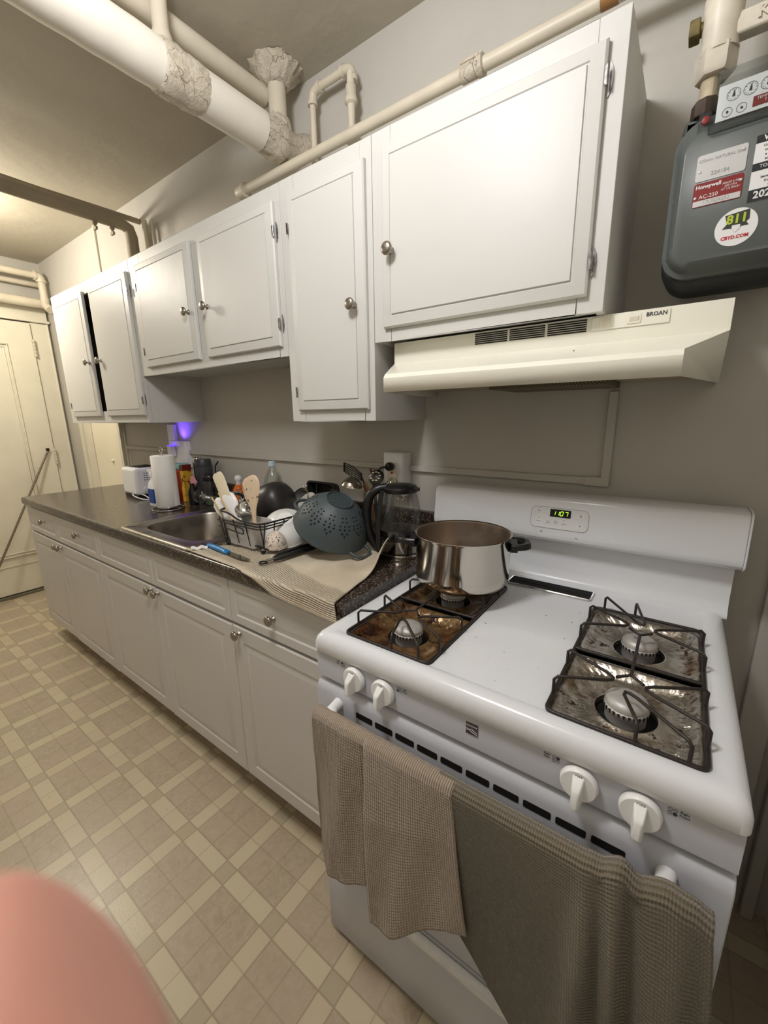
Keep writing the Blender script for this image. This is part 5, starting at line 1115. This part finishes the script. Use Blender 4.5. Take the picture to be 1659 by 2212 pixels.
t = thing('whisk', 'thin wire whisk behind the kettle lid in the glass jar', 'whisk', (-0.25, -0.08, ZT+0.014), 'cooking utensils in the glass jar')
b = MB(); b.tube([(-0.262, -0.085, ZT+0.014), (-0.225, -0.10, 1.08)], 0.005, 8); b.build('handle', M['steel'], t)
b = MB()
for k in range(5):
    a = PI*k/5; ox_, oy_ = 0.024*math.cos(a), 0.024*math.sin(a); b.tube(bez([(-0.225, -0.10, 1.078), (-0.214+ox_*0.8, -0.105+oy_*0.8, 1.115), (-0.205+ox_, -0.108+oy_, 1.145), (-0.200, -0.11, 1.168), (-0.205-ox_, -0.108-oy_, 1.145), (-0.214-ox_*0.8, -0.105-oy_*0.8, 1.115), (-0.225, -0.10, 1.078)], 24), 0.0009, 5)
b.build('whisk_wires', M['steel'], t)

# ================================================================ LEFT COUNTER ITEMS
bt = thing('water_bottle', 'clear plastic bottle with a pale blue cap behind the black pan', 'bottle', (-0.885, -0.09, ZT))
b = MB(); b.lathe([(0.0, 0.004), (0.040, 0.0), (0.047, 0.01), (0.047, 0.09), (0.045, 0.10), (0.047, 0.11), (0.046, 0.15), (0.036, 0.19), (0.02, 0.22), (0.013, 0.232), (0.013, 0.245)], (-0.885, -0.09, ZT), 'z', 40, False, False); b.build('bottle_body', M['plasticclear'], bt, smooth=60)
b = MB(); b.lathe([(0.016, 0.236), (0.017, 0.238), (0.0155, 0.240), (0.0155, 0.256), (0.014, 0.259)], (-0.885, -0.09, ZT), 'z', 24); b.build('cap', simple('pale_blue_cap', srgb(170, 190, 200), 0.4), bt)
b = MB(); b.lathe([(0.0477, 0.03), (0.0477, 0.13)], (-0.885, -0.09, ZT), 'z', 40, False, False); b.build('label_wrap', simple('navy_label', srgb(34, 44, 92), 0.4), bt)
# faucet
fc = thing('faucet', 'chrome kitchen faucet with a clear round handle behind the sink', 'faucet', (-1.03, -0.135, ZT))
b = MB(); b.loft([rrect(-1.13, -0.93, -0.160, -0.115, z, 0.02) for z in (ZT+0.0045, ZT+0.014)]); b.lathe([(0.024, 0.012), (0.022, 0.03), (0.02, 0.07), (0.016, 0.08)], (-1.06, -0.138, ZT), 'z', 28); b.build('faucet_base', M['chrome'], fc, bevel=0.002)
b = MB(); b.tube(bez([(-1.06, -0.138, ZT+0.05), (-1.05, -0.16, ZT+0.10), (-1.02, -0.22, ZT+0.115), (-0.99, -0.29, ZT+0.095), (-0.985, -0.305, ZT+0.07)], 20), 0.010, 12); b.build('spout', M['chrome'], fc)
b = MB(); b.lathe([(0.008, 0.08), (0.008, 0.092), (0.020, 0.096), (0.026, 0.108), (0.024, 0.122), (0.012, 0.128), (0, 0.129)], (-1.06, -0.138, ZT), 'z', 10); b.build('clear_knob', M['plasticclear'], fc, smooth=20)
# paper towel
ph = thing('paper_towel_holder', 'wire paper towel holder with a looped top left of the sink', 'holder', (-1.49, -0.285, ZT))
b = MB(); px_, py_ = -1.49, -0.285
b.tube([(px_+0.075*math.cos(a), py_+0.075*math.sin(a), ZT+0.004) for a in [2*PI*k/40 for k in range(40)]], 0.0032, 8, closed=True); b.tube([(px_+0.05*math.cos(a), py_+0.05*math.sin(a), ZT+0.014) for a in [2*PI*k/40 for k in range(40)]], 0.0028, 8, closed=True)
for a in (0.4, 2.5, 4.6): b.tube([(px_+0.075*math.cos(a), py_+0.075*math.sin(a), ZT+0.004), (px_, py_, ZT+0.014)], 0.0028, 8)
b.tube([(px_, py_, ZT+0.014), (px_, py_, 1.215)]+bez([(px_, py_, 1.215), (px_-0.016, py_, 1.232), (px_, py_, 1.248), (px_+0.016, py_, 1.232), (px_, py_, 1.216)], 14), 0.0028, 8); b.build('wire_frame', M['chrome'], ph)
b = MB(); b.lathe([(0.018, ZT+0.017), (0.052, ZT+0.017), (0.054, ZT+0.019), (0.054, 1.203), (0.052, 1.205), (0.018, 1.205)], (px_, py_, 0), 'z', 48, False, False); b.lathe([(0.018, ZT+0.017), (0.018, 1.205)], (px_, py_, 0), 'z', 20, False, False)
b.grid(lambda u, v: (px_+(0.0545+0.004*u)*math.cos(0.15+u*0.6), py_+(0.0545+0.004*u)*math.sin(0.15+u*0.6), lerp(ZT+0.02, 1.203, v)), 6, 2)
tag(b.build('paper_towel_roll', M['paper'], smooth=50), 'white paper towel roll standing on the wire holder', 'paper towels')
# spray bottle
sb = thing('spray_bottle', 'white spray bottle with a blue label just left of the paper towels', 'spray bottle', (-1.625, -0.285, ZT))
b = MB(); b.loft([rrect(-1.625-w_, -1.625+w_, -0.285-w_*0.6, -0.285+w_*0.6, ZT+z, w_*0.5) for w_, z in ((0.030, 0.001), (0.034, 0.008), (0.034, 0.10), (0.026, 0.125), (0.012, 0.145), (0.012, 0.16))]); b.build('bottle_body', M['plasticw'], sb, smooth=50)
b = MB(); b.box(-1.605, -1.5935, -0.307, -0.269, ZT+0.02, ZT+0.095); b.box(-1.645, -1.6, -0.3065, -0.3052, ZT+0.02, ZT+0.095); b.build('blue_label', simple('blue_label', srgb(36, 72, 150), 0.4), sb)
b = MB(); b.lathe([(0.014, 0.158), (0.014, 0.178), (0.008, 0.182)], (-1.625, -0.285, ZT), 'z', 16); b.prism([(-1.66, ZT+0.185), (-1.655, ZT+0.196), (-1.60, ZT+0.198), (-1.597, ZT+0.18), (-1.64, ZT+0.18)], 'y', -0.293, -0.277); b.tube([(-1.648, -0.285, ZT+0.185), (-1.656, -0.285, ZT+0.165)], 0.003, 6); b.build('trigger_head', M['plasticw'], sb, bevel=0.001)
# toaster
tr = thing('toaster', 'white two-slot toaster on the counter left of the paper towels', 'toaster', (-2.02, -0.13, ZT))
tx0, tx1, ty0, ty1 = -2.115, -1.935, -0.240, -0.06
b = MB(); b.box(tx0+0.006, tx1-0.006, ty0+0.006, ty1-0.006, ZT+0.002, ZT+0.016); b.build('base', M['black'], tr)
b = MB(); b.box(tx0, tx1, ty0, ty1, ZT+0.014, ZT+0.176); b.build('body', M['plasticw'], tr, bevel=0.018, seg=4)
b = MB(); b.box(tx0+0.02, tx1-0.012, ty0+0.035, ty1-0.035, ZT+0.1745, ZT+0.1768); b.build('bread_slots', M['dark'], tr)
b = MB()
for k in range(4):
    for j in range(5): b.box(tx1-0.0002, tx1+0.0008, ty0+0.05+j*0.014, ty0+0.058+j*0.014, ZT+0.10+k*0.013, ZT+0.105+k*0.013)
b.build('side_vents', M['print'], tr, smooth=0)
b = MB(); b.lathe([(0.016, 0), (0.014, 0.010), (0, 0.011)], (tx1, ty0+0.055, ZT+0.05), 'x', 24); b.build('browning_dial', M['plasticw'], tr)
b = MB(); b.box(tx1, tx1+0.02, ty0+0.09, ty0+0.12, ZT+0.085, ZT+0.097); b.build('lever', M['plasticw'], tr, bevel=0.002)
b = MB(); b.tube(bez([(-1.955, -0.09, ZT+0.005), (-1.86, -0.16, ZT+0.004), (-1.83, -0.24, ZT+0.004), (-1.90, -0.27, ZT+0.02), (-1.96, -0.25, ZT+0.028), (-1.93, -0.215, ZT+0.020), (-1.84, -0.22, ZT+0.008), (-1.76, -0.25, ZT+0.004), (-1.74, -0.22, ZT+0.004), (-1.72, -0.15, ZT+0.006)], 60), 0.0032, 8); b.build('cord', M['plasticw'], tr)
# canisters and packets
def canister(name, x, y, prof, mat, label, cat, parts=(), seg=32):
    t = thing(name, label, cat, (x, y, ZT)); b = MB(); b.lathe(prof, (x, y, ZT), 'z', seg); b.build('body', mat, t, smooth=45)
    for pn, pr, pm in parts: b = MB(); b.lathe(pr, (x, y, ZT), 'z', seg); b.build(pn, pm, t, smooth=45)
    return t
rg = simple('red_brown_plastic', srgb(150, 50, 18), 0.3, var=0.25, vs=12)
canister('storage_canister', -1.648, -0.115, [(0.040, 0.001), (0.043, 0.006), (0.043, 0.178), (0.040, 0.182)], rg, 'red-brown plastic canister with a teal lid behind the paper towels', 'canister',
    (('lid', [(0.042, 0.182), (0.044, 0.185), (0.044, 0.205), (0.041, 0.209)], simple('teal_lid', srgb(130, 190, 178), 0.4)), ('paper_band', [(0.0434, 0.06), (0.0434, 0.165)], simple('orange_band', srgb(168, 62, 22), 0.35, var=0.2, vs=40))))
cb_ = thing('cracker_box', 'tall yellow snack box with brown pictures between the canister and the tumbler', 'box', (-1.588, -0.12, ZT))
ym = NT('yellow_snack_print'); nn = ym.ramp(ym.noise(26, 3, 0.6), [(0.52, 0.0), (0.56, 1.0)]); ym.base(ym.mix(nn, srgb(214, 168, 52), srgb(140, 70, 24))); ym.p.inputs['Roughness'].default_value = 0.4
b = MB(); b.box(-1.603, -1.573, -0.145, -0.095, ZT+0.001, ZT+0.205); b.build('carton', ym.m, cb_, bevel=0.002)
b = MB(); b.box(-1.604, -1.572, -0.146, -0.094, ZT+0.175, ZT+0.2065); b.build('carton_top', simple('maroon_print', srgb(110, 34, 20), 0.4), cb_, bevel=0.001)
text('box_lettering', 'CEE', 0.018, (-1.588, -0.1455, ZT+0.125), simple('dark_brown_ink', srgb(66, 32, 14), 0.5), cb_)
canister('shaker', -1.572, -0.055, [(0.022, 0.001), (0.022, 0.20)], simple('smoky_jar', srgb(60, 46, 36), 0.25), 'tall jar with a shiny steel cap behind the yellow box', 'jar', (('cap', [(0.0225, 0.20), (0.0235, 0.203), (0.0235, 0.238), (0.021, 0.241)], M['chrome']),))
canister('tumbler', -1.488, -0.072, [(0.036, 0.001), (0.040, 0.01), (0.043, 0.19), (0.043, 0.20)], simple('charcoal_tumbler', srgb(62, 64, 68), 0.4), 'large charcoal tumbler with a dark screw lid against the wall', 'tumbler', (('lid', [(0.044, 0.201), (0.044, 0.232), (0.040, 0.238)], simple('charcoal_lid', srgb(54, 56, 60), 0.35)),))
j = canister('glass_jar', -1.395, -0.10, [(0.034, 0.001), (0.036, 0.006), (0.036, 0.115), (0.030, 0.13)], M['glass'], 'clear glass jar with a black lid right of the charcoal tumbler', 'jar', (('lid', [(0.034, 0.131), (0.036, 0.133), (0.036, 0.158), (0.033, 0.161)], M['black']), ('contents', [(0.030, 0.004), (0.033, 0.03), (0.033, 0.04)], simple('green_label', srgb(90, 110, 84), 0.4))))
canister('soap_bottle', -1.195, -0.062, [(0.028, 0.001), (0.030, 0.008), (0.030, 0.095), (0.020, 0.115), (0.012, 0.122)], simple('amber_soap', srgb(214, 104, 30), 0.12), 'orange dish soap bottle with a rounded white pump near the wall', 'soap bottle', (('pump', [(0.012, 0.122), (0.013, 0.14), (0.018, 0.145), (0.018, 0.158), (0.010, 0.168), (0, 0.170)], M['plasticw']),))
canister('spice_bottle', -1.475, -0.155, [(0.022, 0.001), (0.024, 0.006), (0.024, 0.07), (0.012, 0.10), (0.012, 0.115)], M['black'], 'short black bottle in front of the charcoal tumbler', 'bottle')
b = MB(); b.loft([[(x, y, ZT+z) for x, z in ((-1.525, 0.13), (-1.505, 0.152), (-1.485, 0.145), (-1.472, 0.127), (-1.462, 0.120), (-1.475, 0.105), (-1.49, 0.085), (-1.51, 0.09))] for y in (-0.138, -0.128)]); b.box(-1.498, -1.492, -0.136, -0.130, ZT+0.001, ZT+0.09)
tag(b.build('scrub_sponge', simple('pink_foam', srgb(214, 150, 160), 0.8), bevel=0.002), 'pink shaped scrubber propped between the yellow box and the glass jar', 'sponge')
b = MB(); b.tube(bez([(-1.425, -0.04, ZT+0.002), (-1.42, -0.04, ZT+0.12), (-1.425, -0.04, ZT+0.19), (-1.40, -0.035, ZT+0.225)], 12), 0.0035, 8); b.lathe([(0.016, 0.0005), (0.016, 0.012), (0.006, 0.02)], (-1.425, -0.04, ZT), 'z', 16)
tag(b.build('bottle_brush', M['black']), 'thin dark bent stem standing by the wall behind the glass jar', 'brush')
gt = thing('glass_carafe', 'clear glass tube with a round bulb end lying behind the left of the sink', 'glassware', (-1.36, -0.17, ZT))
b = MB(); q = Vector((1, -0.1, -0.02)).normalized().to_track_quat('Z', 'Y').to_matrix().to_4x4(); b.T = Matrix.Translation((-1.375, -0.175, ZT+0.06)) @ q; b.lathe([(0.0, -0.022), (0.02, -0.020), (0.034, -0.008), (0.034, 0.006), (0.02, 0.02), (0.012, 0.03)], (0, 0, 0), 'z', 32, False, False); b.T = Matrix.Identity(4); b.build('glass_bulb', M['plasticclear'], gt)
b = MB(); b.tube([(-1.345, -0.178, ZT+0.062), (-1.33, -0.18, ZT+0.066)], 0.014, 16); b.tube([(-1.338, -0.179, ZT+0.064), (-1.338, -0.179, ZT+0.09)], 0.006, 10); b.build('metal_clamp', M['chrome'], gt)
b = MB(); b.tube(bez([(-1.33, -0.18, ZT+0.066), (-1.26, -0.19, ZT+0.066), (-1.18, -0.20, ZT+0.05), (-1.12, -0.205, ZT+0.022)], 16), 0.011, 16, caps=False); b.build('glass_tube', M['glass'], gt)
b = MB(); b.lathe([(0.02, 0.0), (0.02, 0.004), (0.008, 0.008), (0.008, 0.03)], (-1.375, -0.175, ZT), 'z', 20); b.build('glass_foot', M['glass'], gt)
canister('mug', -1.10, -0.07, [(0.03, 0.001), (0.036, 0.006), (0.036, 0.09)], simple('dark_glaze', srgb(52, 36, 38), 0.3), 'dark mug between the orange soap and the clear bottle', 'mug')

# ================================================================ HANGING TOWELS ON THE OVEN DOOR
def hang(name, mat, x0, x1, xb0, xb1, zbot, front, back_len, fold, label, nu=110, nv=110, th=0.0035, wraptop=0.0165, ztop=None):
    def fn(u, v):
        # v: 0 behind the bar (hem) .. vt top of bar .. 1 front hem
        zt_ = HZ+(ztop(u) if ztop else 0.0); zb2 = zbot(u); vt = 0.16
        s = fold(u, v)
        if v < vt:
            k = v/vt
            x = lerp(x0, x1, u); ang = 0; 
            z = lerp(zt_-back_len, zt_, k); y = HY+0.0155 + 0.0*s
            return (x, y, z)
        k = (v-vt)/(1-vt)
        arc = 0.07
        if k < arc:
            a = PI*k/arc; return (lerp(x0, x1, u), HY+wraptop*math.cos(a)-max(0, s)*0.25*(k/arc), zt_+wraptop*math.sin(a))
        kk = (k-arc)/(1-arc); e = kk**0.9
        x = lerp(lerp(x0, x1, u), lerp(xb0, xb1, u), e)
        z = lerp(zt_, zb2, kk)
        y = HY-wraptop-front*kk-s*min(1, 0.25+kk*2.2)
        return (x, y, z)
    b = MB(); b.grid(fn, nu, nv); return tag(b.build(name, mat, smooth=180, solid=th), label, 'towel')
def sstep(x, a, c): t = min(1, max(0, (x-a)/(c-a))); return t*t*(3-2*t)
def fold_a(u, v):
    kk = max(0, (v-0.2)/0.8)
    f = 0.016*(1-sstep(u, 0.0, 0.14))*-1.0*kk
    f += 0.010*math.exp(-((u-0.24)/0.07)**2)*(0.4+kk)
    f += 0.020*sstep(u, 0.425, 0.44)*(1-0.6*sstep(u, 0.44, 1.0))
    f -= 0.010*math.exp(-((u-0.415)/0.02)**2)
    f += 0.006*math.sin(u*11+1.0)*kk+0.004*math.sin(u*23+v*6)*kk
    return f
za = lambda u: interp(u, [(0, 0.55), (0.04, 0.40), (0.10, 0.345), (0.2, 0.355), (0.42, 0.40), (0.428, 0.36), (0.44, 0.330), (0.6, 0.355), (0.75, 0.41), (0.9, 0.46), (1.0, 0.475)])
ca = cloth('pinkish_waffle_cloth', srgb(168, 150, 130), srgb(190, 172, 152), 75, 70, 1.0)
hang('hanging_towel', ca, 0.050, 0.385, 0.045, 0.425, za, 0.006, 0.18, fold_a, 'pinkish-beige waffle towel folded over the left half of the oven door handle')
def fold_b(u, v):
    kk = max(0, (v-0.16)/0.84); g = sstep(u, 0.58, 0.72)
    f = g*(0.014*math.sin(u*27+3*math.sin(u*9)+kk*1.5)*(1.1-0.85*kk)+0.005*math.sin(u*63+kk*4)*(1-kk))
    f += 0.016*math.exp(-((u-0.66+0.14*kk)/0.05)**2)*sstep(kk, 0.0, 0.2)
    f += -0.02*sstep(u, 0.93, 1.0)*kk
    f += 0.005*math.sin(u*9+v*3)*kk
    return f
zb_f = lambda u: interp(u, [(0, 0.50), (0.10, 0.46), (0.25, 0.38), (0.5, 0.27), (0.75, 0.17), (1.0, 0.10)])
cb2 = cloth('grey_beige_waffle_cloth', srgb(108, 99, 84), srgb(134, 124, 106), 100, 110, 1.0, True, True)
hang('hanging_towel', cb2, 0.352, 0.736, 0.36, 0.80, zb_f, 0.004, 0.20, fold_b, 'large grey-beige waffle towel bunched over the right half of the oven door handle', 140, 120,
     ztop=lambda u: 0.020*sstep(u, 0.6, 0.75)*(0.65+0.35*math.sin(u*27+3*math.sin(u*9)))-0.006*sstep(u, 0.94, 1.0))

# ================================================================ CEILING LAMPS (just outside the frame)
def lampfix(p, label):
    t = thing('ceiling_lamp', label, 'lamp', p); b = MB(); b.lathe([(0.11, -0.001), (0.11, -0.02), (0.09, -0.03)], p, 'z', 40); b.build('lamp_base', M['plasticw'], t)
lampfix(LAMP_A, 'white round ceiling lamp near the far end of the kitchen'); lampfix(LAMP_B, 'white round ceiling lamp above the stove area')

# ================================================================ PHOTOGRAPHER'S HAND AT THE LENS
def cw(x, y, z): return CAM_POS+CR*x+CU*y+CF*z
SK = NT('skin'); SK.base(SK.mix(SK.noise(120, 3), srgb(192, 138, 120), srgb(202, 148, 132))); SK.p.inputs['Roughness'].default_value = 0.5
SK.p.inputs['Subsurface Weight'].default_value = 0.3; SK.p.inputs['Subsurface Scale'].default_value = 0.01; SK.p.inputs['Subsurface Radius'].default_value = (1.0, 0.35, 0.2)
H = dict(V=[], E=[], R=[])
def chain(start, pts, radii):
    prev = start
    for p, r in zip(pts, radii):
        H['V'].append(cw(*p)); H['R'].append(r); i = len(H['V'])-1
        if prev is not None: H['E'].append((prev, i))
        prev = i
    return prev
w0 = chain(None, [(-0.150, -0.170, -0.075)], [0.028])
w1 = chain(w0, [(-0.125, -0.135, -0.055)], [0.026])
pm_ = chain(w1, [(-0.105, -0.108, -0.042)], [0.020])
chain(pm_, [(-0.090, -0.088, -0.020), (-0.070, -0.074, 0.004), (-0.0395, -0.0553, 0.0255), (-0.0283, -0.0465, 0.037), (-0.0253, -0.044, 0.0398)], [0.015, 0.0165, 0.0185, 0.0185, 0.0139])       # index finger
chain(pm_, [(-0.098, -0.108, -0.018), (-0.082, -0.098, 0.008), (-0.066, -0.088, 0.012), (-0.056, -0.086, 0.004)], [0.0125, 0.0105, 0.0095, 0.0085])
chain(pm_, [(-0.112, -0.128, -0.022), (-0.098, -0.120, 0.004), (-0.082, -0.110, 0.008), (-0.072, -0.108, 0.000)], [0.012, 0.010, 0.009, 0.008])
chain(w1, [(-0.128, -0.146, -0.028), (-0.114, -0.140, -0.006), (-0.100, -0.132, -0.002), (-0.090, -0.130, -0.008)], [0.011, 0.009, 0.008, 0.007])
chain(w1, [(-0.095, -0.125, -0.060), (-0.070, -0.105, -0.050), (-0.052, -0.085, -0.036), (-0.042, -0.070, -0.026)], [0.014, 0.0115, 0.0105, 0.009])   # thumb
me = bpy.data.meshes.new('hand'); me.from_pydata(H['V'], H['E'], []); ho = bpy.data.objects.new('hand', me); COL.objects.link(ho)
md = ho.modifiers.new('Skin', 'SKIN'); md.use_smooth_shade = True
for i, sv2 in enumerate(me.skin_vertices[0].data): sv2.radius = (H['R'][i], H['R'][i])
me.skin_vertices[0].data[0].use_root = True
md = ho.modifiers.new('Subdivision', 'SUBSURF'); md.levels = 2; md.render_levels = 2
dg = bpy.context.evaluated_depsgraph_get(); dg.update(); mm = bpy.data.meshes.new_from_object(ho.evaluated_get(dg)); ho.modifiers.clear(); ho.data = mm
mm.materials.clear(); mm.materials.append(SK.m)
for p in mm.polygons: p.use_smooth = True
tag(ho, 'blurred pink fingertip of a hand right at the lens in the lower left corner', 'hand')
